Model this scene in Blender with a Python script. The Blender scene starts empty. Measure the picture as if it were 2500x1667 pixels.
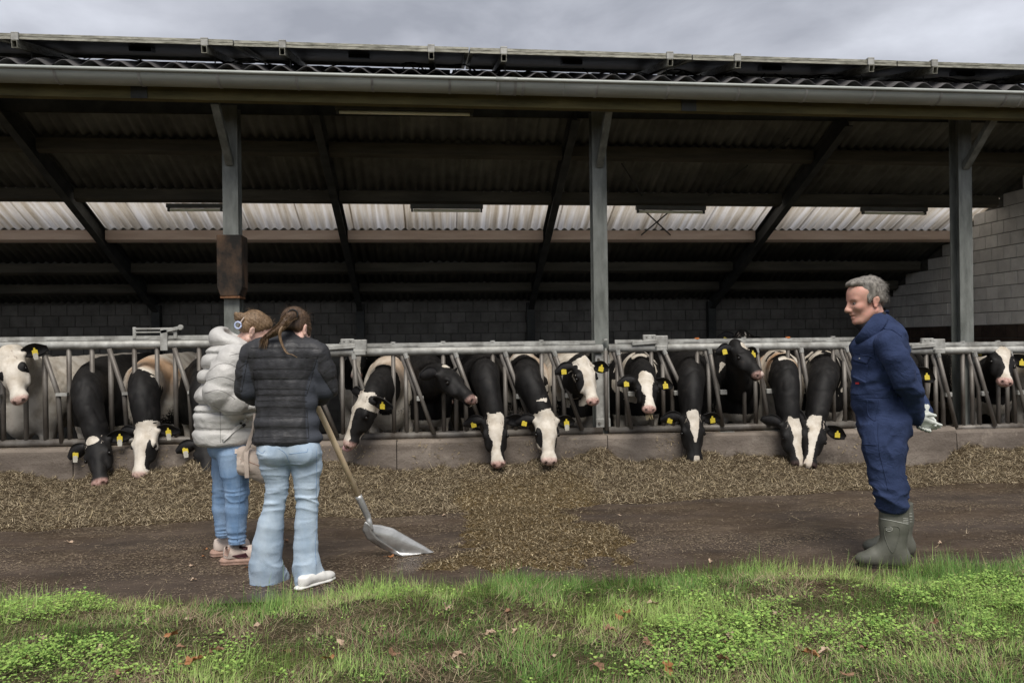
import bpy, bmesh, math, random
import numpy as np
from mathutils import Vector, Matrix
R = math.radians
rnd = random.Random(7)
rng = np.random.default_rng(11)
scene = bpy.context.scene
COL = scene.collection

# ------------------------------------------------------------------ camera
YAW, ROLL, EYE, FPX = R(5.0), 0.0130, 1.41, 2000.0
cam_d = bpy.data.cameras.new('camera')
cam_d.sensor_width = 36.0
cam_d.lens = FPX / 2500 * 36.0
cam_d.clip_end = 2000
cam_d.clip_start = 0.05
cam = bpy.data.objects.new('camera', cam_d)
COL.objects.link(cam)
CR = Vector((math.cos(YAW), -math.sin(YAW), 0))
CF = Vector((math.sin(YAW), math.cos(YAW), 0))
CU = Vector((0, 0, 1))
cr, sr = math.cos(ROLL), math.sin(ROLL)
# picture turned counter-clockwise = camera turned clockwise
RX = CR * cr - CU * sr
UX = CU * cr + CR * sr
m = Matrix((RX, UX, -CF)).transposed().to_4x4()
m.translation = Vector((0, 0, EYE))
cam.matrix_world = m
scene.camera = cam

# ------------------------------------------------------------------ sky, sun, exposure
SUN_EL, SUN_AZ = R(55), R(178)      # azimuth measured clockwise from +Y
world = bpy.data.worlds.new('World')
scene.world = world
world.use_nodes = True
wn = world.node_tree
wn.nodes.clear()
def wnode(t, **kw):
    n = wn.nodes.new(t)
    for k, v in kw.items():
        setattr(n, k, v)
    return n
wl = wn.links.new
w_out = wnode('ShaderNodeOutputWorld')
w_sky = wnode('ShaderNodeTexSky', sky_type='NISHITA', sun_disc=False, sun_elevation=SUN_EL, sun_rotation=SUN_AZ)
w_bg1 = wnode('ShaderNodeBackground'); w_bg1.inputs[1].default_value = 0.06
w_bg2 = wnode('ShaderNodeBackground'); w_bg2.inputs[1].default_value = 1.0
w_tc = wnode('ShaderNodeTexCoord')
w_map = wnode('ShaderNodeMapping'); w_map.inputs['Scale'].default_value = (1.0, 1.0, 2.4)
w_map.inputs['Location'].default_value = (0.37, 0.1, 0.0)
w_n = wnode('ShaderNodeTexNoise'); w_n.inputs['Scale'].default_value = 3.4; w_n.inputs['Detail'].default_value = 9; w_n.inputs['Roughness'].default_value = 0.52; w_n.inputs['Distortion'].default_value = 0.25
w_r = wnode('ShaderNodeValToRGB')
e = w_r.color_ramp.elements
e[0].position = 0.33; e[0].color = (0.155, 0.161, 0.182, 1)
e[1].position = 0.68; e[1].color = (0.35, 0.36, 0.395, 1)
x = w_r.color_ramp.elements.new(0.50); x.color = (0.236, 0.243, 0.268, 1)
w_mix = wnode('ShaderNodeMixShader'); w_mix.inputs[0].default_value = 0.93
wl(w_tc.outputs['Generated'], w_map.inputs['Vector']); wl(w_map.outputs['Vector'], w_n.inputs['Vector'])
wl(w_n.outputs['Fac'], w_r.inputs['Fac']); wl(w_r.outputs['Color'], w_bg2.inputs['Color'])
wl(w_sky.outputs['Color'], w_bg1.inputs['Color'])
wl(w_bg1.outputs[0], w_mix.inputs[1]); wl(w_bg2.outputs[0], w_mix.inputs[2]); wl(w_mix.outputs[0], w_out.inputs['Surface'])

sun_d = bpy.data.lights.new('sun', 'SUN'); sun_d.energy = 1.5; sun_d.angle = R(30); sun_d.color = (1.0, 0.95, 0.88)
sun = bpy.data.objects.new('sun', sun_d); COL.objects.link(sun)
sd = Vector((math.sin(SUN_AZ) * math.cos(SUN_EL), math.cos(SUN_AZ) * math.cos(SUN_EL), math.sin(SUN_EL)))
sun.rotation_euler = sd.to_track_quat('Z', 'Y').to_euler()
scene.view_settings.view_transform = 'Standard'
scene.view_settings.look = 'None'
scene.view_settings.exposure = 1.28
scene.view_settings.gamma = 1.0
scene.view_settings.use_curve_mapping = False
scene.cycles.max_bounces = 6
scene.cycles.diffuse_bounces = 4
scene.cycles.transparent_max_bounces = 8
scene.cycles.use_denoising = True
scene.cycles.denoiser = 'OPENIMAGEDENOISE'
scene.cycles.denoising_prefilter = 'NONE'
scene.cycles.denoising_input_passes = 'RGB_ALBEDO_NORMAL'
scene.cycles.use_adaptive_sampling = False
scene.cycles.sample_clamp_indirect = 2.5
scene.cycles.caustics_reflective = False
scene.cycles.caustics_refractive = False

# ------------------------------------------------------------------ helpers
def ray(px, py):
    u, v = (px - 1250) / FPX, (833.5 - py) / FPX
    return CR * (u * cr + v * sr) + CU * (-u * sr + v * cr) + CF
def at(px, py, Y):
    """point where the photograph's pixel meets the plane y = Y"""
    d = ray(px, py)
    return Vector((0, 0, EYE)) + d * (Y / d.y)
def gnd(px, py, z=0.0):
    d = ray(px, py)
    return Vector((0, 0, EYE)) + d * ((z - EYE) / d.z)

def tag(o, label=None, cat=None, group=None, kind=None):
    if label: o['label'] = label
    if cat: o['category'] = cat
    if group: o['group'] = group
    if kind: o['kind'] = kind
    return o
def empty(name, loc=(0, 0, 0), label=None, cat=None, group=None, kind=None):
    o = bpy.data.objects.new(name, None)
    o.empty_display_size = 0.1
    COL.objects.link(o); o.location = loc
    return tag(o, label, cat, group, kind)
def link(name, me, parent=None, material=None, smooth=False):
    o = bpy.data.objects.new(name, me)
    COL.objects.link(o)
    if material is not None and not me.materials:
        me.materials.append(material)
    if smooth:
        me.polygons.foreach_set('use_smooth', np.ones(len(me.polygons), bool))
    if parent is not None:
        o.parent = parent
        o.matrix_parent_inverse = Matrix.Translation(-Vector(parent.location)) if parent.parent is None else Matrix.Translation(-Vector(parent.get('org', (0, 0, 0))))
    return o

class MB:
    """collects faces; build() links them as one mesh object (world coordinates)"""
    def __init__(s): s.v, s.f = [], []
    def add(s, vs, fs):
        b = len(s.v); s.v += [tuple(p) for p in vs]; s.f += [tuple(b + i for i in f) for f in fs]; return s
    def box(s, c, d, M=None):
        c = Vector(c); hx, hy, hz = d[0] / 2, d[1] / 2, d[2] / 2
        vs = [Vector((sx * hx, sy * hy, sz * hz)) for sz in (-1, 1) for sy in (-1, 1) for sx in (-1, 1)]
        if M is not None: vs = [M @ p for p in vs]
        return s.add([c + p for p in vs], [(0, 2, 3, 1), (4, 5, 7, 6), (0, 1, 5, 4), (2, 6, 7, 3), (0, 4, 6, 2), (1, 3, 7, 5)])
    def bbox(s, lo, hi):
        return s.box([(a + b) / 2 for a, b in zip(lo, hi)], [b - a for a, b in zip(lo, hi)])
    def bar(s, a, b, w, h, up=(0, 0, 1)):
        a, b = Vector(a), Vector(b); d = (b - a); L = d.length; d /= L
        sd_ = d.cross(Vector(up)).normalized(); u_ = sd_.cross(d)
        vs = [p + sd_ * (i * w / 2) + u_ * (j * h / 2) for p in (a, b) for i, j in ((-1, -1), (1, -1), (1, 1), (-1, 1))]
        return s.add(vs, [(3, 2, 1, 0), (4, 5, 6, 7), (0, 1, 5, 4), (1, 2, 6, 5), (2, 3, 7, 6), (3, 0, 4, 7)])
    def tube(s, pts, r, n=8, cap=True):
        pts = [Vector(p) for p in pts]; rs = r if isinstance(r, (list, tuple)) else [r] * len(pts)
        vs = []; prev = None
        for i, p in enumerate(pts):
            t = (pts[min(i + 1, len(pts) - 1)] - pts[max(i - 1, 0)]).normalized()
            if prev is None:
                a = t.cross(Vector((0, 0, 1)) if abs(t.z) < 0.9 else Vector((0, 1, 0))).normalized()
            else:
                a = (prev - t * prev.dot(t)).normalized()
            prev = a; b = t.cross(a)
            for k in range(n):
                w = 2 * math.pi * k / n
                vs.append(p + (a * math.cos(w) + b * math.sin(w)) * rs[i])
        fs = [(i * n + k, i * n + (k + 1) % n, (i + 1) * n + (k + 1) % n, (i + 1) * n + k) for i in range(len(pts) - 1) for k in range(n)]
        if cap: fs += [tuple(range(n - 1, -1, -1)), tuple((len(pts) - 1) * n + k for k in range(n))]
        return s.add(vs, fs)
    def disc(s, c, nrm, r, h, n=12):
        c, nrm = Vector(c), Vector(nrm).normalized()
        return s.tube([c - nrm * h / 2, c + nrm * h / 2], r, n)
    def mesh(s, name):
        me = bpy.data.meshes.new(name); me.from_pydata(s.v, [], s.f); me.update(); return me
    def build(s, name, material, parent=None, smooth=False, bevel=0):
        me = s.mesh(name)
        if bevel:
            bm = bmesh.new(); bm.from_mesh(me)
            es = [e for e in bm.edges if len(e.link_faces) == 2 and e.calc_face_angle(0) > 0.6]
            bmesh.ops.bevel(bm, geom=es, offset=bevel, segments=1, affect='EDGES', profile=0.5)
            bm.to_mesh(me); bm.free()
        return link(name, me, parent, material, smooth)

def np_mesh(name, V, F, mat, parent=None, smooth=False, attrs=None, loops=None):
    """V (n,3), F (m,k) all of one size k"""
    V = np.asarray(V, np.float32); F = np.asarray(F, np.int32)
    me = bpy.data.meshes.new(name)
    me.vertices.add(len(V)); me.vertices.foreach_set('co', V.ravel())
    k = F.shape[1]
    me.loops.add(F.size); me.loops.foreach_set('vertex_index', F.ravel())
    me.polygons.add(len(F)); me.polygons.foreach_set('loop_start', np.arange(len(F), dtype=np.int32) * k)
    me.polygons.foreach_set('loop_total', np.full(len(F), k, np.int32))
    me.update(calc_edges=True)
    for nm, a in (attrs or {}).items():
        a = np.asarray(a, np.float32)
        if a.ndim == 1:
            at_ = me.attributes.new(nm, 'FLOAT', 'POINT'); at_.data.foreach_set('value', a)
        else:
            at_ = me.attributes.new(nm, 'FLOAT_COLOR', 'POINT'); at_.data.foreach_set('color', np.c_[a, np.ones(len(a), np.float32)].ravel())
    return link(name, me, parent, mat, smooth)

# ------------------------------------------------------------------ materials
class Mat:
    def __init__(s, name):
        s.m = bpy.data.materials.new(name); s.m.use_nodes = True
        s.t = s.m.node_tree; s.b = s.t.nodes['Principled BSDF']; s.out = s.t.nodes['Material Output']
    def n(s, t, **kw):
        x = s.t.nodes.new(t)
        for k, v in kw.items():
            if k.startswith('i_'): x.inputs[k[2:].replace('_', ' ')].default_value = v
            else: setattr(x, k, v)
        return x
    def l(s, a, b): s.t.links.new(a, b)
    def coord(s, scale=(1, 1, 1), obj=False):
        tc = s.n('ShaderNodeTexCoord'); mp = s.n('ShaderNodeMapping'); mp.inputs['Scale'].default_value = scale
        if obj: s.l(tc.outputs['Object'], mp.inputs['Vector'])
        else:
            g = s.n('ShaderNodeNewGeometry'); s.l(g.outputs['Position'], mp.inputs['Vector'])
        return mp.outputs['Vector']
    def noise(s, scale, detail=5, rough=0.55, vec=None, dist=0.0):
        x = s.n('ShaderNodeTexNoise'); x.inputs['Scale'].default_value = scale; x.inputs['Detail'].default_value = detail
        x.inputs['Roughness'].default_value = rough; x.inputs['Distortion'].default_value = dist
        s.l(vec if vec is not None else s.coord(), x.inputs['Vector']); return x.outputs['Fac']
    def ramp(s, fac, stops, interp='LINEAR'):
        x = s.n('ShaderNodeValToRGB'); x.color_ramp.interpolation = interp; el = x.color_ramp.elements
        while len(el) < len(stops): el.new(0.5)
        for e_, (p, c) in zip(el, stops):
            e_.position = p; e_.color = (*(c if isinstance(c, tuple) else (c, c, c)), 1)
        s.l(fac, x.inputs['Fac']); return x.outputs['Color']
    def mix(s, fac, a, b, blend='MIX'):
        x = s.n('ShaderNodeMix', data_type='RGBA', blend_type=blend)
        for sock, v in ((x.inputs[0], fac), (x.inputs[6], a), (x.inputs[7], b)):
            if hasattr(v, 'is_output'): s.l(v, sock)
            elif isinstance(v, tuple): sock.default_value = (*v, 1)
            else: sock.default_value = v
        return x.outputs[2]
    def math(s, op, a, b=0.0, c=None):
        x = s.n('ShaderNodeMath', operation=op)
        for i, v in enumerate((a, b, c)):
            if v is None: continue
            if hasattr(v, 'is_output'): s.l(v, x.inputs[i])
            else: x.inputs[i].default_value = v
        return x.outputs[0]
    def attr(s, nm, out='Fac'):
        x = s.n('ShaderNodeAttribute', attribute_name=nm); return x.outputs[out]
    def bump(s, h, strength=0.4, dist=0.01):
        x = s.n('ShaderNodeBump'); x.inputs['Strength'].default_value = strength; x.inputs['Distance'].default_value = dist
        s.l(h, x.inputs['Height']); s.l(x.outputs[0], s.b.inputs['Normal'])
    def set(s, base=None, rough=None, metal=None, spec=None):
        for nm, v in (('Base Color', base), ('Roughness', rough), ('Metallic', metal), ('Specular IOR Level', spec)):
            if v is None: continue
            if hasattr(v, 'is_output'): s.l(v, s.b.inputs[nm])
            elif isinstance(v, tuple): s.b.inputs[nm].default_value = (*v, 1)
            else: s.b.inputs[nm].default_value = v
        return s
def dirty(name, c1, c2, scale=4, rough=0.7, metal=0.0, bump=0.0, bscale=60, stretch=(1, 1, 1), lo=0.35, hi=0.68, spec=0.4, c3=None, vary=0.0):
    M_ = Mat(name); v = M_.coord(stretch)
    f = M_.noise(scale, 6, 0.6, v)
    st = [(lo, c1), (hi, c2)] + ([(min(hi + 0.12, 1), c3)] if c3 else [])
    col = M_.ramp(f, st)
    if vary:
        oi = M_.n('ShaderNodeObjectInfo')
        k = M_.math('MULTIPLY_ADD', oi.outputs['Random'], vary, 1 - vary / 2)
        h = M_.n('ShaderNodeHueSaturation'); M_.l(k, h.inputs['Value']); M_.l(col, h.inputs['Color']); col = h.outputs[0]
    M_.set(base=col, rough=rough, metal=metal, spec=spec)
    if bump: M_.bump(M_.noise(bscale, 4, 0.6), bump, 0.01)
    return M_.m
M = {}
M['galv'] = dirty('galvanised_steel', (0.24, 0.235, 0.215), (0.50, 0.50, 0.47), 9, 0.55, 0.2, 0.15, 90, (1, 1, 1))
M['galv_bar'] = dirty('worn_steel_bar', (0.085, 0.072, 0.06), (0.22, 0.205, 0.185), 7, 0.5, 0.25, 0.1, 70, (1, 1, 0.4))
M['column'] = dirty('column_steel', (0.11, 0.118, 0.106), (0.25, 0.262, 0.242), 5, 0.6, 0.25, 0.15, 60, (2, 2, 0.5))
M['dark_steel'] = dirty('dark_steel', (0.035, 0.037, 0.035), (0.075, 0.078, 0.072), 5, 0.7, 0.2, 0.1, 50)
M['zinc'] = dirty('zinc_gutter', (0.30, 0.32, 0.295), (0.43, 0.45, 0.42), 5, 0.5, 0.1, 0.05, 60, (0.4, 1, 3), 0.3, 0.7)
M['timber_moss'] = dirty('mossy_timber', (0.075, 0.066, 0.028), (0.17, 0.145, 0.062), 7, 0.85, 0, 0.3, 40, (0.35, 1, 2.5), 0.3, 0.7)
M['purlin_lit'] = dirty('lit_purlin', (0.60, 0.46, 0.37), (0.74, 0.60, 0.50), 6, 0.85, 0, 0.2, 40, (0.3, 1, 2))  # lit copy of the purlin timber: light from the roof strip painted in
M['block_shade'] = dirty('shaded_block', (0.12, 0.115, 0.10), (0.20, 0.19, 0.17), 5, 0.9, 0, 0.25, 80, vary=0.25)  # shaded copy of the sand-lime block: dimness at the back put into the colour
M['timber'] = dirty('purlin_timber', (0.055, 0.051, 0.038), (0.105, 0.096, 0.072), 6, 0.85, 0, 0.2, 40, (0.3, 1, 2))
M['guard_wood'] = dirty('guard_wood', (0.012, 0.010, 0.008), (0.11, 0.065, 0.038), 4.5, 0.85, 0, 0.3, 40, (1, 1, 0.7), 0.42, 0.72)
M['sheet'] = dirty('cement_sheet', (0.105, 0.108, 0.094), (0.20, 0.205, 0.18), 3, 0.9, 0, 0.2, 70, vary=0.35)
M['sheet_out'] = dirty('weathered_sheet', (0.045, 0.043, 0.043), (0.10, 0.095, 0.095), 6, 0.85, 0, 0.2, 70)
M['panel_frame'] = dirty('panel_frame', (0.13, 0.125, 0.095), (0.38, 0.37, 0.31), 18, 0.55, 0.25, 0.2, 120, (0.6, 1, 4), 0.35, 0.62)
M['panel_back'] = dirty('panel_back', (0.10, 0.10, 0.11), (0.15, 0.15, 0.16), 4, 0.6)
M['glass'] = dirty('panel_glass', (0.01, 0.012, 0.03), (0.02, 0.024, 0.05), 4, 0.08)
M['black'] = dirty('black_plastic', (0.006, 0.006, 0.006), (0.015, 0.015, 0.015), 6, 0.5)
M['tube'] = dirty('lamp_tube', (0.72, 0.72, 0.50), (0.82, 0.82, 0.62), 6, 0.25)
M['lamp_body'] = dirty('lamp_body', (0.05, 0.05, 0.04), (0.10, 0.10, 0.08), 6, 0.6)
M['rust'] = dirty('rusty_steel', (0.10, 0.045, 0.02), (0.28, 0.14, 0.07), 12, 0.8, 0.1, 0.3, 60)
M['orange'] = dirty('orange_cap', (0.50, 0.14, 0.03), (0.62, 0.20, 0.05), 20, 0.5)
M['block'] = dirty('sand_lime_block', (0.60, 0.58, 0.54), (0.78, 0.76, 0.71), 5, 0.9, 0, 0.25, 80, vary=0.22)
M['mortar'] = dirty('mortar', (0.07, 0.068, 0.06), (0.12, 0.115, 0.10), 20, 0.95)
M['soot_block'] = dirty('tarred_block', (0.028, 0.018, 0.013), (0.075, 0.05, 0.036), 5, 0.85, 0, 0.25, 60, vary=0.2)
M['barn_floor'] = dirty('barn_floor', (0.02, 0.017, 0.013), (0.06, 0.05, 0.038), 3, 0.8, 0, 0.3, 30)
# translucent roof-light sheets, streaked with dirt
mt = Mat('roof_light_sheet'); v_ = mt.coord((14, 0.6, 0.6)); f_ = mt.noise(1.0, 4, 0.6, v_)
f2 = mt.noise(30, 4, 0.6)
oi = mt.n('ShaderNodeObjectInfo')
col_ = mt.ramp(mt.math('ADD', f_, mt.math('MULTIPLY', f2, 0.12)), [(0.30, (0.40, 0.35, 0.29)), (0.46, (0.60, 0.56, 0.50)), (0.70, (0.76, 0.745, 0.73))])
tr = mt.n('ShaderNodeBsdfTranslucent'); mt.l(col_, tr.inputs[0]); mt.set(base=col_, rough=0.6)
mx = mt.n('ShaderNodeMixShader'); mx.inputs[0].default_value = 0.9
mt.l(mt.b.outputs[0], mx.inputs[1]); mt.l(tr.outputs[0], mx.inputs[2]); mt.l(mx.outputs[0], mt.out.inputs['Surface'])
M['roof_light'] = mt.m
# ================================================================== SETTING
YF = 8.05                       # plane of the feed fence
KT = 0.475                      # top of the feed kerb
XL, XR = -9.0, 7.1              # barn ends
YB = 12.7                       # back wall
# ground, yard, barn floor
mg = Mat('earth'); fg = mg.noise(3, 8, 0.6); mg.set(base=mg.ramp(fg, [(0.35, (0.018, 0.013, 0.008)), (0.7, (0.05, 0.036, 0.02))]), rough=0.95); mg.bump(mg.noise(40, 6, 0.7), 0.6, 0.02)
go = MB().add([(-400, -400, -0.03), (400, -400, -0.03), (400, 400, -0.03), (-400, 400, -0.03)], [(0, 1, 2, 3)]).build('ground', mg.m)
tag(go, 'earth ground beneath the yard and the verge', kind='structure')
my = Mat('dirty_concrete')
vy = my.coord((0.5, 1, 1)); a = my.noise(2.4, 10, 0.68, vy); fine = my.noise(90, 5, 0.75); mid = my.noise(9, 9, 0.78, my.coord((0.55, 1, 1)))
base = my.ramp(a, [(0.30, (0.028, 0.019, 0.013)), (0.55, (0.068, 0.048, 0.034)), (0.75, (0.13, 0.098, 0.072))])
streak = my.ramp(mid, [(0.52, 0.0), (0.70, 1.0)])
base = my.mix(my.math('MULTIPLY', streak, 0.55), base, (0.16, 0.12, 0.08))
vo = my.n('ShaderNodeTexVoronoi'); vo.inputs['Scale'].default_value = 75; my.l(my.coord((0.7, 1, 1)), vo.inputs['Vector'])
sp = my.math('LESS_THAN', vo.outputs['Distance'], my.math('MULTIPLY', my.math('SUBTRACT', mid, 0.38), 0.9))
base = my.mix(my.math('MULTIPLY', sp, 0.7), base, (0.30, 0.235, 0.165))
my.set(base=base, rough=my.ramp(my.noise(1.6, 4, 0.5, my.coord((0.5, 1, 1))), [(0.36, 0.22), (0.56, 0.72)]), spec=0.5)
my.bump(my.math('ADD', my.math('MULTIPLY', mid, 0.7), my.math('MULTIPLY', fine, 0.5)), 0.55, 0.012)
yard = MB()
for i in range(60):
    yard.add([(-30 + i, 4.6, 0), (-29 + i, 4.6, 0), (-29 + i, 7.95, 0), (-30 + i, 7.95, 0)], [(0, 1, 2, 3)])
yo = yard.build('concrete_yard', my.m); tag(yo, 'wet brown concrete feed passage in front of the barn', kind='structure')
fo = MB().bbox((XL, 8.2, -0.2), (XR + 0.3, YB + 0.3, 0.02)).build('barn_floor', M['barn_floor']); tag(fo, 'dark floor of the cow stand inside the barn', kind='structure')

# ------------------------------------------------------------------ feed kerb
mk = Mat('kerb_concrete')
vk = mk.coord((0.5, 1, 1.4)); ka = mk.noise(3.5, 7, 0.6, vk); kb = mk.noise(1.3, 3, 0.5, mk.coord((0.8, 1, 3)), 0.6)
kc = mk.ramp(ka, [(0.32, (0.10, 0.080, 0.064)), (0.55, (0.17, 0.140, 0.115)), (0.75, (0.27, 0.232, 0.195))])
kc = mk.mix(mk.ramp(kb, [(0.52, 0.0), (0.60, 0.55)]), kc, (0.085, 0.066, 0.052))
kd = mk.noise(28, 6, 0.7); kc = mk.mix(mk.ramp(kd, [(0.50, 0.0), (0.72, 0.45)]), kc, (0.07, 0.052, 0.038)); kc = mk.mix(mk.ramp(mk.noise(7, 6, 0.7, mk.coord((1.2, 1, 0.8))), [(0.58, 0.0), (0.72, 0.5)]), kc, (0.34, 0.29, 0.235))
kz = mk.n('ShaderNodeSeparateXYZ'); mk.l(mk.coord(), kz.inputs[0]); kc = mk.mix(mk.ramp(mk.math('ADD', kz.outputs[2], mk.math('MULTIPLY', kb, 0.12)), [(0.465, 0.0), (0.53, 0.35)]), kc, (0.30, 0.25, 0.20))
mk.set(base=kc, rough=0.8); mk.bump(mk.math('ADD', mk.noise(45, 5, 0.65), mk.math('MULTIPLY', mk.noise(9, 5, 0.6), 1.5)), 0.55, 0.012)
kerb = empty('feed_kerb', (0, 7.95, 0), 'stained brown concrete kerb running under the feed fence', 'kerb')
kx = [-9.0, -6.2, -3.4, -0.43, 1.62, 3.7, 5.22, 7.4]
for i in range(len(kx) - 1):
    d = 0.03 if i >= 6 else 0.0
    mb = MB(); a0, a1 = kx[i] + 0.004, kx[i + 1] - 0.004
    n = 10
    prof = [(7.90, -0.05), (7.905, 0.30), (7.915, KT - 0.03 - d), (7.935, KT - d), (8.19, KT - d + 0.004), (8.20, 0.0)]
    vs = []; fs = []
    for k in range(n + 1):
        xx = a0 + (a1 - a0) * k / n
        for j, (yy, zz) in enumerate(prof):
            vs.append((xx, yy + (rnd.uniform(-.004, .004) if 0 < j < 3 else 0), zz + (rnd.uniform(-.004, .004) if 1 < j < 5 else 0)))
    q = len(prof)
    for k in range(n):
        for j in range(q - 1):
            fs.append((k * q + j, (k + 1) * q + j, (k + 1) * q + j + 1, k * q + j + 1))
    fs += [tuple(range(q)), tuple(n * q + j for j in range(q - 1, -1, -1))]
    mb.add(vs, fs).build('kerb_section', mk.m, kerb)

# ------------------------------------------------------------------ block walls
BW, BH = 0.232, 0.165
def make_block(w, h, d, name):
    g = 0.004
    mb = MB().bbox((-w / 2 + g, -d / 2, -h / 2 + g), (w / 2 - g, d / 2, h / 2 - g))
    me = mb.mesh(name)
    bm = bmesh.new(); bm.from_mesh(me)
    bmesh.ops.bevel(bm, geom=[e_ for e_ in bm.edges if abs(e_.verts[0].co.y + d / 2) < 1e-5 and abs(e_.verts[1].co.y + d / 2) < 1e-5], offset=0.005, segments=1, affect='EDGES')
    bm.to_mesh(me); bm.free(); return me
blk = make_block(BW, BH, 0.10, 'block'); blk.materials.append(M['block'])
blk_b = make_block(BW, BH, 0.10, 'block'); blk_b.materials.append(M['block_shade'])
blk_d = make_block(BW, BH, 0.10, 'tarred_block'); blk_d.materials.append(M['soot_block'])
# roof line of the far slope: z of the sheet underside at Y
RS = 0.398
def roof_z(Y, X=0.0):
    t = 0.0114 * max(0.0, min(1.0, (10.7 - Y) / 3.3)) + 0.002
    return 3.80 - RS * (Y - 8.3) - t * (X - 0.9)
bwall = empty('back_wall', (0, YB, 0), 'long dim wall of pale sand lime blocks closing the back of the barn', 'wall')
MB().bbox((XL, YB + 0.012, 0), (XR + 0.2, YB + 0.2, roof_z(YB) + 0.12)).build('mortar_bed', M['mortar'], bwall)
def place_block(me, loc, rz, parent, name='block'):
    o = bpy.data.objects.new(name, me); COL.objects.link(o)
    o.parent = parent; o.location = Vector(loc) - Vector(parent.location); o.rotation_euler = (0, 0, rz)
    return o
top_b = roof_z(YB) - 0.01
nrow = 0; rest = MB()
for rrow in range(12):
    zc = top_b - BH * (rrow + 0.5)
    if zc < BH / 2: break
    x0 = XL + (BW / 2 if rrow % 2 else 0)
    k = 0
    while x0 + BW * (k + 1) < XR + 0.01:
        xc = x0 + BW * (k + 0.5)
        seen = rrow < 5 and -6.4 < xc
        if seen and nrow < 285:
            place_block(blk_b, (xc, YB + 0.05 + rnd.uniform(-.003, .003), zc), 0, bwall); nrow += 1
        else:
            rest.bbox((xc - BW / 2 + .004, YB + .002, zc - BH / 2 + .004), (xc + BW / 2 - .004, YB + .1, zc + BH / 2 - .004))
        k += 1
tag(rest.build('lower_blocks', M['block_shade'], bwall), kind='stuff')
swall = empty('side_wall', (XR, 10, 0), 'end wall of pale grey blocks with dark tarred lower courses and sloping top', 'wall')
ms = MB()
ms.add([(XR + 0.012, 8.0, 0), (XR + 0.012, YB, 0), (XR + 0.012, YB, roof_z(YB, XR)), (XR + 0.012, 8.3, roof_z(8.3, XR)), (XR + 0.012, 8.0, roof_z(8.3, XR)),
        (XR + 0.2, 8.0, 0), (XR + 0.2, YB, 0), (XR + 0.2, YB, roof_z(YB, XR)), (XR + 0.2, 8.3, roof_z(8.3, XR)), (XR + 0.2, 8.0, roof_z(8.3, XR))],
       [(0, 4, 3, 2, 1), (5, 6, 7, 8, 9), (0, 5, 9, 4), (4, 9, 8, 3), (3, 8, 7, 2)])
ms.build('mortar_bed', M['mortar'], swall)
zt = at(2435, 793, 9.9).z           # top of the tarred courses
cand = []; rest = {True: MB(), False: MB()}
for rrow in range(-9, 14):
    zc = zt + BH * (rrow + 0.5)
    if zc < 0.05: continue
    y0 = 8.02 + (BW / 2 if rrow % 2 else 0)
    for k in range(24):
        yc = y0 + BW * (k + 0.5)
        if yc + BW / 2 > YB - 0.005: break
        if zc + BH / 2 > roof_z(yc + BW / 2, XR) + 0.06: continue
        near = (0 if yc > 9.0 else 10) + (0 if zc > 0.95 else 5)     # what the opening shows first
        cand.append((near, rnd.random(), rrow, yc, zc))
cand.sort()
for i_, (_, _, rrow, yc, zc) in enumerate(cand):
    if i_ < 298: place_block(blk if rrow >= 0 else blk_d, (XR + 0.05 + rnd.uniform(-.003, .003), yc, zc), -math.pi / 2, swall, 'block' if rrow >= 0 else 'tarred_block')
    else: rest[rrow >= 0].bbox((XR + .002, yc - BW / 2 + .004, zc - BH / 2 + .004), (XR + .1, yc + BW / 2 - .004, zc + BH / 2 - .004))
for pale in (True, False):
    if rest[pale].v: tag(rest[pale].build('lower_blocks', M['block'] if pale else M['soot_block'], swall), kind='stuff')
lw = empty('added_end_wall', (XL, 10, 0), 'unseen block wall added past the view to keep the barn dark', 'wall')  # added wall, out of view, shuts out light so the interior stays dark
MB().bbox((XL - 0.2, 8.0, 0), (XL, YB + 0.2, 3.9)).build('wall_face', M['block'], lw)

# ------------------------------------------------------------------ barn: roof, frame
barn = empty('barn', (0, 8.1, 0), 'open fronted cow barn with steel frame, corrugated cement roof and a translucent roof strip', 'barn')
def wave_sheet(name, x0, x1, ya, za, yb, zb, pitch, amp, mat, parent, thick=0.008, seg=8, tilt=None, flat=False):
    """corrugated sheet from (ya,za) to (yb,zb), waves across X"""
    n = max(2, int(round((x1 - x0) / pitch * seg)))
    X = np.linspace(x0, x1, n + 1)
    W = amp * np.cos(2 * np.pi * X / pitch)
    ta, tb = (tilt(X, ya), tilt(X, yb)) if tilt else (0 * X, 0 * X)
    nv = n + 1
    V = []
    for off in (0, thick):
        V.append(np.c_[X, np.full(nv, ya), za + W + off + ta]); V.append(np.c_[X, np.full(nv, yb), zb + W + off + tb])
    V = np.concatenate(V)
    F = []
    for i in range(n):
        F.append((i, nv + i, nv + i + 1, i + 1))                       # underside
        F.append((2 * nv + i, 2 * nv + i + 1, 3 * nv + i + 1, 3 * nv + i))
        F.append((i, i + 1, 2 * nv + i + 1, 2 * nv + i))
        F.append((nv + i, 3 * nv + i, 3 * nv + i + 1, nv + i + 1))
    return np_mesh(name, V, np.array(F), mat, parent, True)
rows = [(8.20, 8.97), (8.95, 9.93), (9.885, 10.73), (10.71, 11.57), (11.55, 12.18), (12.16, 12.80)]
PW = 0.11
def tl(Yc): return lambda X, Y: np.array([roof_z(Y, xx) - roof_z(Y, 0.9) for xx in X])
SW = PW * 6
i = 0
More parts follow.
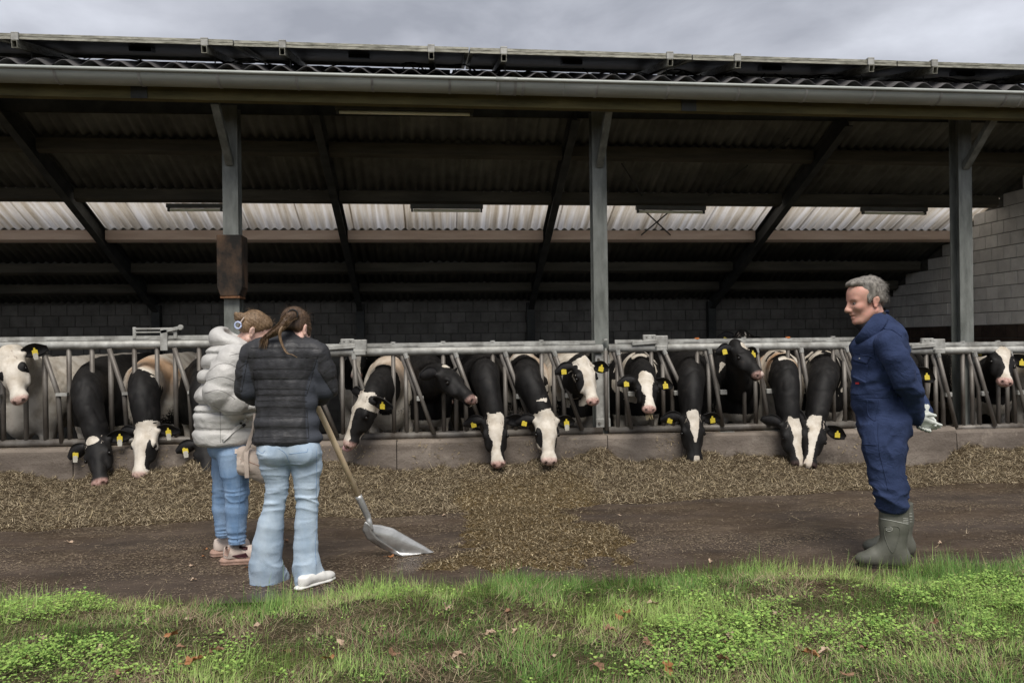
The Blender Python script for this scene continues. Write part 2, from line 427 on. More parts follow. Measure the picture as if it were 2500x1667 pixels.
for ri, (ya, yb) in enumerate(rows):
    lift = 0.012 * (len(rows) - ri) * 0.5 + (0.0)
    xx = XL + (0.2 if ri % 2 else 0.0)
    while xx < XR:
        x1 = min(xx + SW, XR + 0.15)
        mat = M['roof_light'] if ri == 2 else M['sheet']
        j = rnd.uniform(-.004, .004)
        wave_sheet('roof_light' if ri == 2 else 'roof_sheet', xx - 0.02, x1, ya, roof_z(ya, 0.9) + 0.02 + lift + j, yb, roof_z(yb, 0.9) + 0.02 + lift + j - 0.006, PW, 0.017, mat, barn, 0.006, 6, tl(0))
        xx = x1
# purlins between the rafters
raf_px = [(-260, 12.4), (446, 0), (912, 0), (1322, 0), (1747, 0), (2147, 0)]
raf_x = [-6.9, -4.22, -1.62, 1.06, 3.74, 6.42]
rx = []
for a_, b_ in (((178, 494)), ((822, 498)), ((1353, 506)), ((1911, 510))):
    rx.append(at(a_, b_, 9.85).x)
raf_x = [rx[0] - 2.7, *rx]
PY = [8.98, 9.86, 10.73, 11.57, 12.17]
for yy in PY:
    xs = [XL] + raf_x + [XR]
    for k in range(len(xs) - 1):
        xa, xb = xs[k] + 0.035, xs[k + 1] - 0.035
        mat = M['purlin_lit'] if yy == 10.73 else M['timber']
        za, zb = roof_z(yy, xa), roof_z(yy, xb)
        h = 0.125; b = 0.075
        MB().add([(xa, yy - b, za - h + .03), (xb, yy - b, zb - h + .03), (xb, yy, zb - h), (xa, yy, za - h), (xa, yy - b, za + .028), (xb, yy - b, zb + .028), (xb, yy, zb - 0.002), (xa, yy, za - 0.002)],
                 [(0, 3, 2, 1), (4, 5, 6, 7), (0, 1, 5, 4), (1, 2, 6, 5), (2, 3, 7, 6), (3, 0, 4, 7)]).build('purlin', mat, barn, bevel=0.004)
for xr in raf_x:
    mb = MB()
    za, zb = roof_z(8.25, xr), roof_z(12.68, xr)
    up = Vector((0, RS, 1)).normalized()
    A, B = Vector((xr, 8.25, za)), Vector((xr, 12.68, zb))
    mb.bar(A - up * 0.195, B - up * 0.195, 0.085, 0.012)
    mb.bar(A - up * 0.10, B - up * 0.10, 0.010, 0.178)
    mb.bar(A - up * 0.005, B - up * 0.005, 0.085, 0.012)
    mb.build('rafter', M['dark_steel'], barn)
    MB().bar((xr, YB - 0.1, 0.02), (xr, YB - 0.1, zb - 0.05), 0.12, 0.12, (0, 1, 0)).build('wall_post', M['dark_steel'], barn)
# eave: timber beam, front roof, ridge
YE = 7.50
def ez(X, z): return z - 0.0110 * (X - 0.86)
eb = [-9.0, -2.62, 2.35, 8.0]
for k in range(3):
    a_, b_ = eb[k] + 0.003, eb[k + 1] - 0.003
    z0, z1 = 3.562, 3.765
    MB().add([(a_, YE, ez(a_, z0)), (b_, YE, ez(b_, z0)), (b_, YE + .09, ez(b_, z0)), (a_, YE + .09, ez(a_, z0)), (a_, YE, ez(a_, z1)), (b_, YE, ez(b_, z1)), (b_, YE + .09, ez(b_, z1)), (a_, YE + .09, ez(a_, z1))],
             [(0, 3, 2, 1), (4, 5, 6, 7), (0, 1, 5, 4), (1, 2, 6, 5), (2, 3, 7, 6), (3, 0, 4, 7)]).build('eave_beam', M['timber_moss'], barn)
    if k < 2:
        MB().box((b_, YE - 0.006, ez(b_, 3.66)), (0.14, 0.01, 0.2)).build('beam_plate', M['dark_steel'], barn)
OP = 0.229
oz = 3.808
xx = -9.0
while xx < 8.0:
    wave_sheet('eave_sheet', xx - 0.03, xx + OP * 5, 7.36, oz, 8.34, oz + 0.98 * math.tan(R(18.6)), OP, 0.028, M['sheet_out'], barn, 0.007, 10, lambda X, Y: -0.0110 * (X - 0.86))
    xx += OP * 5
rz_ = oz + 0.98 * math.tan(R(18.6))
MB().add([(XL, 8.30, ez(XL, rz_ - .02)), (8, 8.30, ez(8, rz_ - .02)), (8, 8.30, 3.70), (XL, 8.30, 3.70), (XL, 8.36, ez(XL, rz_ - .02)), (8, 8.36, ez(8, rz_ - .02)), (8, 8.36, 3.70), (XL, 8.36, 3.70)],
         [(0, 1, 2, 3), (7, 6, 5, 4), (0, 4, 5, 1)]).build('ridge_board', M['dark_steel'], barn)
xx = -9.0
while xx < 8:
    MB().add([(xx, 8.2, ez(xx, rz_ - 0.02)), (xx + 1.12, 8.2, ez(xx + 1.12, rz_ - 0.02)), (xx + 1.12, 8.36, ez(xx + 1.12, rz_ + 0.035)), (xx, 8.36, ez(xx, rz_ + 0.035)), (xx, 8.55, ez(xx, rz_ - 0.03)), (xx + 1.12, 8.55, ez(xx + 1.12, rz_ - 0.03))],
             [(0, 1, 2, 3), (3, 2, 5, 4)]).build('ridge_cap', M['sheet_out'], barn)
    xx += 1.145
# columns: H beams
def hbeam(px, pyb, z_top, label_parts=None, y0=8.10, w=0.145, d=0.16):
    p = at(px, pyb, y0); z0 = 0.0
    mb = MB()
    mb.bbox((p.x - w / 2, y0, z0), (p.x + w / 2, y0 + 0.012, z_top))
    mb.bbox((p.x - w / 2, y0 + d - 0.012, z0), (p.x + w / 2, y0 + d, z_top))
    mb.bbox((p.x - 0.005, y0 + 0.012, z0), (p.x + 0.005, y0 + d - 0.012, z_top))
    o = mb.build('column', M['column'], barn)
    return p.x, o
cx = []
for px in (565, 1467, 2360):
    xc, o = hbeam(px, 700, 3.72)
    cx.append(xc)
    MB().bar((xc, 8.10, 3.16), (xc, 7.60, 3.60), 0.07, 0.06).build('knee_brace', M['column'], barn)
hbeam(-380, 700, 3.72)
# timber guard round the first column
xg = cx[0] + 0.0
mg_ = MB(); wT, wB = 0.235, 0.175
zt_, zm_, zb_ = at(560, 572, 8.0).z, at(560, 700, 8.0).z, at(560, 722, 8.0).z
for (yy, s_) in ((8.0, 1),):
    ring = [(wT, zt_), (wT, zm_), (wB, zb_)]
    vs = []
    for w_, z_ in ring:
        vs += [(xg - w_ / 2, 8.03, z_), (xg + w_ / 2, 8.03, z_), (xg + w_ / 2, 8.275, z_), (xg - w_ / 2, 8.275, z_)]
    fs = [(0, 1, 2, 3), (11, 10, 9, 8)]
    for r_ in range(2):
        for k in range(4):
            a_ = r_ * 4
            fs.append((a_ + k, a_ + 4 + k, a_ + 4 + (k + 1) % 4, a_ + (k + 1) % 4))
    mg_.add(vs, fs)
mg_.build('column_guard', M['guard_wood'], barn, bevel=0.006)
MB().bbox((xg - 0.09, 8.035, zb_ - 0.02), (xg + 0.09, 8.27, zb_ - 0.001)).build('guard_foot', M['rust'], barn)
# wind bracing rods
for (a_, b_, ya, yb) in (((1562, 504), (1640, 577), 9.86, 10.7), ((1645, 508), (1562, 577), 9.86, 10.7), ((2015, 282), (1878, 372), 8.6, 8.9), ((1825, 405), (1730, 478), 9.1, 9.75), ((1518, 400), (1568, 478), 9.1, 9.75)):
    MB().tube([at(*a_, ya), at(*b_, yb)], 0.009, 6).build('tie_rod', M['dark_steel'], barn)

# ------------------------------------------------------------------ gutter
gut = empty('gutter', (0, 7.36, 3.7), 'grey zinc half round gutter along the barn eave', 'gutter')
def gutter_profile(rx_, rz2, th=0.004, n=14):
    pr = []
    for k in range(n + 1):
        a_ = math.pi + math.pi * k / n
        pr.append((math.cos(a_) * rx_, math.sin(a_) * rz2))
    return pr
def gut_piece(x0, x1, rx_, rz2, name, mat, n=14, zt=3.741, lip=True):
    pr = gutter_profile(rx_, rz2)
    vs, fs = [], []
    q = len(pr); nx = 12 if x1 - x0 > 1 else 1
    for k in range(nx + 1):
        xx = x0 + (x1 - x0) * k / nx
        for (yy, zz) in pr: vs.append((xx, 7.385 + yy, ez(xx, zt) + zz))
        for (yy, zz) in pr: vs.append((xx, 7.385 + yy * 0.965, ez(xx, zt) + zz * 0.965))
    w2 = 2 * q
    for k in range(nx):
        a_, b_ = k * w2, (k + 1) * w2
        for j in range(q - 1):
            fs.append((a_ + j, b_ + j, b_ + j + 1, a_ + j + 1))
            fs.append((a_ + q + j, a_ + q + j + 1, b_ + q + j + 1, b_ + q + j))
        fs.append((a_, a_ + q, b_ + q, b_)); fs.append((a_ + q - 1, b_ + q - 1, b_ + 2 * q - 1, a_ + 2 * q - 1))
    for a_ in (0, nx * w2):
        for j in range(q - 1): fs.append((a_ + j, a_ + j + 1, a_ + q + j + 1, a_ + q + j))
    return MB().add(vs, fs).build(name, mat, gut, True)
gut_piece(-9, 1.14, 0.108, 0.102, 'trough', M['zinc']); gut_piece(1.142, 8, 0.108, 0.102, 'trough', M['zinc'])
gl = [(-9 + 0.5 * k) for k in range(35)]
MB().tube([(xx, 7.27, ez(xx, 3.741)) for xx in gl], 0.016, 10).build('rolled_edge', M['zinc'], gut, True)
gut_piece(at(1222, 205, 7.3).x, at(1254, 205, 7.3).x, 0.112, 0.106, 'coupling', M['zinc'], zt=3.742)
MB().tube([(at(1211, 190, 7.27).x, 7.268, ez(0.7, 3.742)), (at(1263, 190, 7.27).x, 7.268, ez(0.9, 3.742))], 0.0185, 10).build('coupling_edge', M['zinc'], gut, True)
for px in (-60, 132, 338, 531, 724, 908, 1098, 1216, 1259, 1278, 1458, 1632, 1805, 1970, 2135, 2298, 2458, 2497):
    xx = at(px, 205, 7.28).x
    gut_piece(xx - 0.011, xx + 0.011, 0.1115, 0.1055, 'bracket', M['galv'], zt=3.740)

# ------------------------------------------------------------------ solar panels, rails, cables
def pz(X, z): return z - 0.0113 * (X - 0.86)
YP = 7.36; PZ = at(1250, 134, YP).z; PS = 0.215; PD = 1.25
joints = [-610, -6, 570, 1146, 1690, 2190, 2700]
xs = [at(j, 120, YP).x for j in joints]
plabels = ['solar panel cut by the picture edge above the white cow', 'solar panel above the white faced cow and the black grazing cow', 'solar panel above the two girls and the licking cow', 'solar panel above the gutter coupling', 'solar panel above the farmer\'s side of the middle column', 'solar panel over the column behind the farmer']
for k in range(6):
    xa, xb = xs[k] + 0.006, xs[k + 1] - 0.006
    pan = empty('solar_panel', ((xa + xb) / 2, YP, PZ), plabels[k], 'solar panel', 'row of solar panels on the barn roof')
    dz = rnd.uniform(-.004, .004) + (0.012 if k == 1 else 0)
    def PP(x_, y_, z_): return (x_, YP + y_, pz(x_, PZ) + PS * y_ + z_ + dz)
    fr = MB()
    for (y0, y1) in ((0, 0.035), (PD - 0.035, PD)):
        # three stacked lips so that the edge shows its grooves
        for (zl, zh, ins) in ((0, 0.014, 0), (0.0145, 0.026, 0.003), (0.0265, 0.040, 0), (0.0405, 0.050, 0.002)):
            vs = [PP(x_, y_, z_) for z_ in (zl, zh) for (x_, y_) in ((xa, y0 + ins), (xb, y0 + ins), (xb, y1), (xa, y1))]
            fr.add(vs, [(0, 3, 2, 1), (4, 5, 6, 7), (0, 1, 5, 4), (1, 2, 6, 5), (2, 3, 7, 6), (3, 0, 4, 7)])
    for (x0, x1) in ((xa, xa + 0.03), (xb - 0.03, xb)):
        vs = [PP(x_, y_, z_) for z_ in (0.001, 0.049) for (x_, y_) in ((x0, 0.036), (x1, 0.036), (x1, PD - .036), (x0, PD - .036))]
        fr.add(vs, [(0, 3, 2, 1), (4, 5, 6, 7), (0, 1, 5, 4), (1, 2, 6, 5), (2, 3, 7, 6), (3, 0, 4, 7)])
    fr.build('frame', M['panel_frame'], pan)
    g1 = MB().add([PP(x_, y_, z_) for z_ in (0.036, 0.044) for (x_, y_) in ((xa + .031, .037), (xb - .031, .037), (xb - .031, PD - .037), (xa + .031, PD - .037))], [(4, 5, 6, 7), (0, 1, 5, 4), (1, 2, 6, 5), (2, 3, 7, 6), (3, 0, 4, 7)])
    g1.build('glass', M['glass'], pan)
    MB().add([PP(x_, y_, 0.035) for (x_, y_) in ((xa + .031, .037), (xb - .031, .037), (xb - .031, PD - .037), (xa + .031, PD - .037))], [(0, 3, 2, 1)]).build('back_sheet', M['panel_back'], pan)
    xm = (xa + xb) / 2
    MB().add([PP(x_, y_, z_) for z_ in (-0.002, 0.034) for (x_, y_) in ((xm - .1, .55), (xm + .1, .55), (xm + .1, .67), (xm - .1, .67))], [(0, 3, 2, 1), (0, 1, 5, 4), (1, 2, 6, 5), (2, 3, 7, 6), (3, 0, 4, 7)]).build('junction_box', M['black'], pan)
rail_px = [38, 500, 690, 1053, 1230, 1635, 1800, 2125, 2280, 2560]
rail_names = ['panel rail end above the white faced cow', 'panel rail end above the column with the timber guard', 'panel rail end above the girls', 'panel rail end above the licking cow', 'panel rail end above the gutter coupling', 'panel rail end above the middle column', 'panel rail end midway from the middle column to the farmer', 'panel rail end above the farmer', 'panel rail end above the column behind the farmer', 'panel rail end beside the end wall']
for k, px in enumerate(rail_px):
    xx = at(px, 140, YP).x
    rl = empty('mounting_rail', (xx, YP, PZ), 'aluminium ' + rail_names[k], 'rail', 'mounting rails under the solar panels')
    mb = MB(); w, h, t = 0.048, 0.066, 0.005
    for (ox, oz_, ww, hh) in ((0, -t / 2, w, t), (0, -h + t / 2, w, t), (-w / 2 + t / 2, -h / 2, t, h - 2 * t), (w / 2 - t / 2, -h / 2, t, h - 2 * t)):
        a_ = Vector((xx + ox, YP - 0.02, pz(xx, PZ) - 0.002 - PS * 0.02 + oz_)); b_ = Vector((xx + ox, YP + PD, pz(xx, PZ) - 0.002 + PS * PD + oz_))
        mb.bar(a_, b_, ww, hh)
    mb.build('profile', M['panel_frame'], rl)
    mc = MB().box((xx, YP - 0.010, pz(xx, PZ) + 0.030), (0.062, 0.014, 0.070)); mc.box((xx, YP + 0.006, pz(xx, PZ) + 0.0585), (0.062, 0.05, 0.012))
    mc.build('clamp', M['galv'], rl, bevel=0.003)
    for dy in (0.22, 0.8):
        zr = pz(xx, PZ) + PS * dy - 0.07; zs = ez(xx, oz) + math.tan(R(18.6)) * (dy) + 0.02
        MB().tube([(xx + 0.03, YP + dy, zr), (xx + 0.03, YP + dy, zs)], 0.006, 6).build('hanger_bolt', M['dark_steel'], rl)
# loose cables
def cable(pts_px, rad=0.007, Yr=(7.5, 8.2)):
    pts = []
    for (px, py, y_) in pts_px: pts.append(at(px, py, y_))
    # smooth with Catmull-Rom
    out = []
    P_ = [pts[0]] + pts + [pts[-1]]
    for i in range(1, len(P_) - 2):
        for t_ in np.linspace(0, 1, 6, endpoint=False):
            a_, b_, c_, d_ = P_[i - 1], P_[i], P_[i + 1], P_[i + 2]
            out.append(0.5 * ((2 * b_) + (c_ - a_) * t_ + (2 * a_ - 5 * b_ + 4 * c_ - d_) * t_ ** 2 + (-a_ + 3 * b_ - 3 * c_ + d_) * t_ ** 3))
    out.append(pts[-1]); return out
cb = MB(); crnd = random.Random(3)
for k in range(34):
    x0 = crnd.uniform(-120, 2500); L = crnd.uniform(60, 330); yb = 143 + x0 * 0.0265 - 3
    y_ = crnd.uniform(7.55, 8.2)
    pts = [(x0 + L * t_, yb + L * t_ * 0.0265 + crnd.uniform(-12, 15) , y_) for t_ in (0, .2, .4, .6, .8, 1)]
    cb.tube(cable(pts), crnd.uniform(.004, .008), 5)
for k in range(70):
    x0 = crnd.uniform(-20, 2520); yb = 150 + x0 * 0.0265
    y_ = crnd.uniform(7.5, 8.1)
    cb.tube([at(x0, yb - crnd.uniform(2, 12), y_), at(x0 + crnd.uniform(-14, 14), yb + crnd.uniform(8, 22), y_)], crnd.uniform(.003, .006), 5)
co = cb.build('solar_cables', M['black']); tag(co, 'tangle of thin black cables hanging under the solar panels', 'cables', kind='stuff')

# ------------------------------------------------------------------ fluorescent lamps
def lamp(p0, p1, label, big=True):
    p0, p1 = Vector(p0), Vector(p1); c = (p0 + p1) / 2
    l_ = empty('fluorescent_lamp', c, label, 'lamp', 'tube lamps under the barn roof')
    d = (p1 - p0).normalized(); up = Vector((0, 0, 1))
    MB().bar(p0 - d * .02 + up * .048, p1 + d * .02 + up * .048, 0.07, 0.045).build('housing', M['lamp_body'], l_)
    MB().tube([p0 + d * 0.015, p1 - d * 0.015], 0.017, 10).build('tube', M['tube'], l_, True)
    for q_ in (p0, p1):
        MB().box(q_ + up * 0.012, (0.022, 0.04, 0.055)).build('socket', M['lamp_body'], l_)
lamp(at(824, 274, 7.75), at(1151, 280, 7.75), 'long pale tube lamp right under the eave beam above the girls')
LY = 9.72
for (a_, b_, lb) in (((412, 513), (541, 513), 'tube lamp against the roof strip beside the column with the timber guard'), ((1006, 514), (1175, 515), 'tube lamp against the roof strip between two rafters above the black cow in profile'), ((1557, 517), (1718, 519), 'tube lamp against the roof strip beside the crossed tie rods'), ((2107, 520), (2258, 522), 'tube lamp against the roof strip above the farmer')):
    lamp(at(*a_, LY), at(*b_, LY), lb)
# ------------------------------------------------------------------ feed fences
def fence(name_label, px0, px1, rail_y0, rail_y1, places, style, bot_y0, bot_y1, latch_px=None, latch_kind=0, group='self locking feed fences along the kerb'):
    """px0..px1 ends of the section; *_y = photo rows of rail centres at the two ends"""
    A, B = at(px0, rail_y0, YF), at(px1, rail_y1, YF)
    C, D = at(px0, bot_y0, YF), at(px1, bot_y1, YF)
    L = B.x - A.x
    f = empty('feed_fence', ((A.x + B.x) / 2, YF, KT), name_label, 'fence', group)
    def P(px, t, y=YF):
        """t = 0 at the rail, 1 at the bottom bar"""
        X = at(px, 950, YF).x; s = (X - A.x) / L
        zt_ = A.z + (B.z - A.z) * s; zb_ = C.z + (D.z - C.z) * s
        return Vector((X, y, zt_ + (zb_ - zt_) * t))
    MB().tube([A, (A + B) / 2, B], 0.041, 12).build('top_rail', M['galv'], f, True)
    up = Vector((0, 0, 0.062))
    MB().bar(A + up + Vector((0.06, -0.012, 0)), B + up - Vector((0.08, 0.012, 0)), 0.012, 0.042, (0, 0, 1)).build('locking_bar', M['galv'], f)
    n = int(L / 0.33)
    for k in range(n):
        p = A + (B - A) * ((k + 0.5) / n)
        MB().box(p + Vector((rnd.uniform(-.05, .05), -0.006, 0.058)), (0.15, 0.034, 0.012)).build('guide_plate', M['galv'], f)
    MB().tube([C, D], 0.036, 12).build('bottom_bar', M['galv_bar'], f, True)
    def up_(pts, r=0.0225, nm='upright', mat='galv_bar', n=10):
        MB().tube(pts, r, n).build(nm, M[mat], f, True)
    for pl in places:
        x0, w = pl['x'], pl['w']
        if style == 'old':
            up_([P(x0, 0.0), P(x0 + 1, 1)], 0.024)
            up_([P(x0 + w * .37, 0.0), P(x0 + w * .37, 1)], 0.023)
            up_([P(x0 + w * .72, 0.0), P(x0 + w * .72, 1)], 0.022)
            up_([P(x0 + 2, 0.04, YF - .05), P(x0 + w * .235, 0.50, YF - .05), P(x0 + w * .26, 1, YF - .02)], 0.023, 'pivot_bar')
            MB().box((P(x0 + w * .23, .50, YF - .06) + P(x0 + w * .38, .50, YF - .06)) / 2, (0.10, 0.05, 0.028)).build('lock_bracket', M['galv'], f)
        else:
            up_([P(x0, 0.03), P(x0, 1)], 0.021, 'pin_post')
            MB().tube([P(x0, 0), P(x0, .07)], 0.011, 8).build('pin', M['galv'], f)
            up_([P(x0 + w * .14, 0.0), P(x0 + w * .44, 0.49), P(x0 + w * .455, 1)], 0.0225, 'bent_bar')
            up_([P(x0 + w * .25, 0.20), P(x0 + w * .25, 1)], 0.0215)
            e_ = pl.get('e', 0.8)
            up_([P(x0 + w * .24, 0.02, YF - .05), P(x0 + w * (.24 + (e_ - .24) * .5), .5, YF - .05), P(x0 + w * e_, .98, YF - .05)], 0.021, 'pivot_bar')
            p1 = P(x0 + w * .24, 0.02, YF - .05); p2 = P(x0 + w * (.24 + (e_ - .24) * .06), .08, YF - .05)
            MB().tube([p1, p2], 0.024, 8).build('bar_collar', M['galv'], f)
            MB().box(P(x0 + w * .53, .56, YF - .04), (0.07, 0.04, 0.05)).build('lock_bracket', M['galv'], f, bevel=0.006)
            kk = P(x0, 0) + Vector((0, 0, 0.088)); o_ = MB().disc(kk, (0, 0, 1), 0.024, 0.016, 10).build('pin_cap', M['orange'] if pl.get('o') else M['galv'], f)
        MB().box(P(x0 + w * .6, 1.0) + Vector((0, 0, -0.048)), (0.16, 0.10, 0.014)).build('shim_plate', M['galv'], f)
    if latch_px:
        X = at(latch_px, 850, YF).x; s = (X - A.x) / L; p = A + (B - A) * s
        if latch_kind:
            mb = MB().box(p + Vector((-.275, -.02, .11)), (0.03, 0.02, 0.11)).box(p + Vector((-.09, -.02, .148)), (0.36, 0.02, 0.018)).box(p + Vector((-.09, -.02, .115)), (0.36, 0.02, 0.014))
            mb.box(p + Vector((.10, -.02, .10)), (0.032, 0.02, 0.10)).box(p + Vector((.0, -.035, .04)), (0.065, 0.03, 0.20))
            mb.bar(p + Vector((-.03, -.04, .115)), p + Vector((.145, -.04, .155)), 0.02, 0.032); mb.disc(p + Vector((.155, -.04, .158)), (0, 1, 0), 0.026, 0.03, 12)
            mb.build('latch', M['galv'], f, bevel=0.003)
        else:
            mb = MB().box(p + Vector((0, -.03, .06)), (0.13, 0.05, 0.12)).box(p + Vector((0, -.05, -.005)), (0.11, 0.04, 0.05)).bar(p + Vector((-.30, -.045, .045)), p + Vector((-.04, -.045, .06)), 0.03, 0.045).box(p + Vector((-.12, -.03, .10)), (0.13, 0.04, 0.06))
            for dx in (-.15, -.09): mb.disc(p + Vector((dx, -.052, .11)), (0, 1, 0), 0.012, 0.01, 8)
            mb.build('latch', M['galv'], f, bevel=0.006)
    return f
old = [dict(x=-52, w=160)] + [dict(x=110, w=161), dict(x=271, w=158), dict(x=429, w=158), dict(x=587, w=155)]
fence('feed fence with straight bars and a long latch on its rail', -300, 760, 848, 836.5, [dict(x=-212, w=160)] + old, 'old', 1090, 1067, 404, 1)
s2 = [dict(x=836, w=125, e=.05), dict(x=961, w=122), dict(x=1083, w=121), dict(x=1204, w=119), dict(x=1323, w=119)]
s2[0]['e'] = .35
fence('feed fence with bent bars from the girls to the middle column', 770, 1471, 861, 851, [dict(x=714, w=122, e=.9)] + s2 + [dict(x=1440, w=110, e=.3)][:0], 'new', 1069, 1051, 880)
s3 = [dict(x=1480, w=111, e=.52), dict(x=1591, w=112, e=1.0), dict(x=1703, w=112, e=.5, o=1), dict(x=1817, w=109, e=.5), dict(x=1925, w=110, e=.5, o=1), dict(x=2035, w=109, e=.9)]
fence('feed fence with bent bars between the middle column and the farmer', 1486, 2190, 850, 841.5, s3, 'new', 1050, 1032, 1612)
s4 = [dict(x=2175, w=87), dict(x=2262, w=89, e=.72), dict(x=2351, w=87, e=.8), dict(x=2437, w=88, e=.75), dict(x=2525, w=88, e=.7), dict(x=2613, w=88)]
fence('bent bar feed fence behind the farmer\'s back, by the end wall', 2196, 2700, 857, 850, s4, 'new', 1051, 1031, 2286)
# plate bolted to the middle column where the two fences meet
pl_ = empty('fence_bracket', (cx[1], 8.07, 0.9), 'bolted steel plate joining two feed fences at the middle column', 'bracket')
pt, pb_ = at(1467, 866, 8.085).z, at(1467, 1043, 8.085).z
MB().bbox((cx[1] - .066, 8.083, pb_), (cx[1] + .066, 8.093, pt)).build('plate', M['galv'], pl_, bevel=0.003)
for zz in (pt - 0.045, pb_ + 0.045):
    MB().bbox((cx[1] - .073, 8.062, zz - 0.045), (cx[1] + .073, 8.080, zz + 0.045)).build('clamp_plate', M['galv'], pl_, bevel=0.004)
    for dx in (-.042, .042): MB().disc((cx[1] + dx, 8.056, zz), (0, 1, 0), 0.013, 0.014, 6).build('bolt', M['galv_bar'], pl_)
# ================================================================== implicit surfaces (numpy) for bodies and clothes
class Field:
    def __init__(s, lo, hi, h):
        s.h = h; s.lo = np.array(lo, np.float32) - 2 * h
        n = np.ceil((np.array(hi) - np.array(lo)) / h).astype(int) + 5
        s.n = n; s.F = np.full(n, 1.0, np.float32)
        s.ax = [s.lo[i] + h * np.arange(n[i], dtype=np.float32) for i in range(3)]
    def _sl(s, lo, hi):
        a = np.clip(np.floor((np.array(lo) - s.lo) / s.h).astype(int), 0, s.n); b = np.clip(np.ceil((np.array(hi) - s.lo) / s.h).astype(int) + 1, 0, s.n)
        return tuple(slice(i, j) for i, j in zip(a, b))
    def _pts(s, sl):
        return s.ax[0][sl[0]][:, None, None], s.ax[1][sl[1]][None, :, None], s.ax[2][sl[2]][None, None, :]
    def _put(s, sl, d, k, sub=False):
        f = s.F[sl]
        if f.size == 0: return s
        if sub:
            a, b = f, -d; hh = np.maximum(k - np.abs(a - b), 0) / k if k > 0 else 0
            s.F[sl] = np.maximum(a, b) + hh * hh * k * 0.25
        else:
            hh = np.maximum(k - np.abs(f - d), 0) / k if k > 0 else 0
            s.F[sl] = np.minimum(f, d) - hh * hh * k * 0.25
        return s
    def cone(s, a, b, ra, rb, k=0.03, sq=None, wave=None, sub=False):
        """round cone; sq=(direction, factor) squeezes the section; wave=(period, amp, phase) puffs it along its length"""
        a, b = np.array(a, np.float32), np.array(b, np.float32); rm = max(ra, rb) * (max(1, sq[1]) if sq else 1) + max(k, 2 * s.h) + s.h + (wave[1] if wave else 0)
        sl = s._sl(np.minimum(a, b) - rm, np.maximum(a, b) + rm); x, y, z = s._pts(sl)
        ab = b - a; L2 = float(ab @ ab) + 1e-12
        px, py, pz_ = x - a[0], y - a[1], z - a[2]
        t = np.clip((px * ab[0] + py * ab[1] + pz_ * ab[2]) / L2, 0, 1)
        dx, dy, dz = px - t * ab[0], py - t * ab[1], pz_ - t * ab[2]
        q = dx * dx + dy * dy + dz * dz; m = 1.0
        if sq:
            d_ = np.array(sq[0], np.float32); d_ = d_ / np.linalg.norm(d_); c = dx * d_[0] + dy * d_[1] + dz * d_[2]
            q = q + c * c * (1 / sq[1] ** 2 - 1); m = min(1.0, sq[1])
        r = ra + (rb - ra) * t
        if wave: r = r + wave[1] * (np.abs(np.sin(np.pi * (t * math.sqrt(L2) / wave[0] + wave[2]))) - 0.7)
        return s._put(sl, (np.sqrt(q) - r) * m, k, sub)
    def ell(s, c, rad, axes=None, k=0.03, sub=False):
        c = np.array(c, np.float32); rad = np.array(rad, np.float32); A = np.eye(3, dtype=np.float32) if axes is None else np.array(axes, np.float32)
        rm = np.sqrt(((A * rad[:, None]) ** 2).sum(0)) + max(k, 2 * s.h) + s.h
        sl = s._sl(c - rm, c + rm); x, y, z = s._pts(sl); x, y, z = x - c[0], y - c[1], z - c[2]
        q = 0; g = 0
        for i in range(3):
            u = (x * A[i, 0] + y * A[i, 1] + z * A[i, 2]) / rad[i]; q = q + u * u; g = g + (u / rad[i]) ** 2
        k0 = np.sqrt(q); d = k0 * (k0 - 1) / np.maximum(np.sqrt(g), 1e-6)
        return s._put(sl, d.astype(np.float32), k, sub)
    def chain(s, pts, rs, k=0.03, **kw):
        for i in range(len(pts) - 1): s.cone(pts[i], pts[i + 1], rs[i], rs[i + 1], k, **kw)
        return s
    def clip(s, p, nrm):
        """cut away the side the normal points to"""
        nrm = np.array(nrm, np.float32); nrm /= np.linalg.norm(nrm); x, y, z = s._pts((slice(None),) * 3)
        d = (x - p[0]) * nrm[0] + (y - p[1]) * nrm[1] + (z - p[2]) * nrm[2]
        s.F = np.maximum(s.F, d.astype(np.float32)); return s
    def warp(s, fn):
        """add a displacement computed at every point near the surface"""
        near = np.abs(s.F) < 4 * s.h; ii = np.nonzero(near)
        P = np.stack([s.ax[i][ii[i]] for i in range(3)], 1); s.F[ii] += fn(P).astype(np.float32); return s
    def surface(s):
        F = s.F; S = F < 0; nx, ny, nz = F.shape
        c = np.zeros((nx - 1, ny - 1, nz - 1), np.uint8)
        cor = [(i, j, k) for i in (0, 1) for j in (0, 1) for k in (0, 1)]
        for (i, j, k) in cor: c += S[i:nx - 1 + i, j:ny - 1 + j, k:nz - 1 + k]
        mixed = (c > 0) & (c < 8); ci = np.argwhere(mixed); N = len(ci)
        idx = np.full(c.shape, -1, np.int32); idx[mixed] = np.arange(N)
        vals = {q: F[ci[:, 0] + q[0], ci[:, 1] + q[1], ci[:, 2] + q[2]] for q in cor}
        P = np.zeros((N, 3), np.float32); cnt = np.zeros(N, np.float32)
        for q in cor:
            for ax in range(3):
                if q[ax]: continue
                q2 = tuple(1 if i == ax else q[i] for i in range(3)); a, b = vals[q], vals[q2]
                w = (a < 0) != (b < 0); t = np.where(w, a / np.where(w, a - b, 1), 0)
                pt = np.array(q, np.float32)[None, :].repeat(N, 0); pt[:, ax] += t
                P += pt * w[:, None]; cnt += w
        V = (ci + P / np.maximum(cnt, 1)[:, None]) * s.h + s.lo
        Q = []
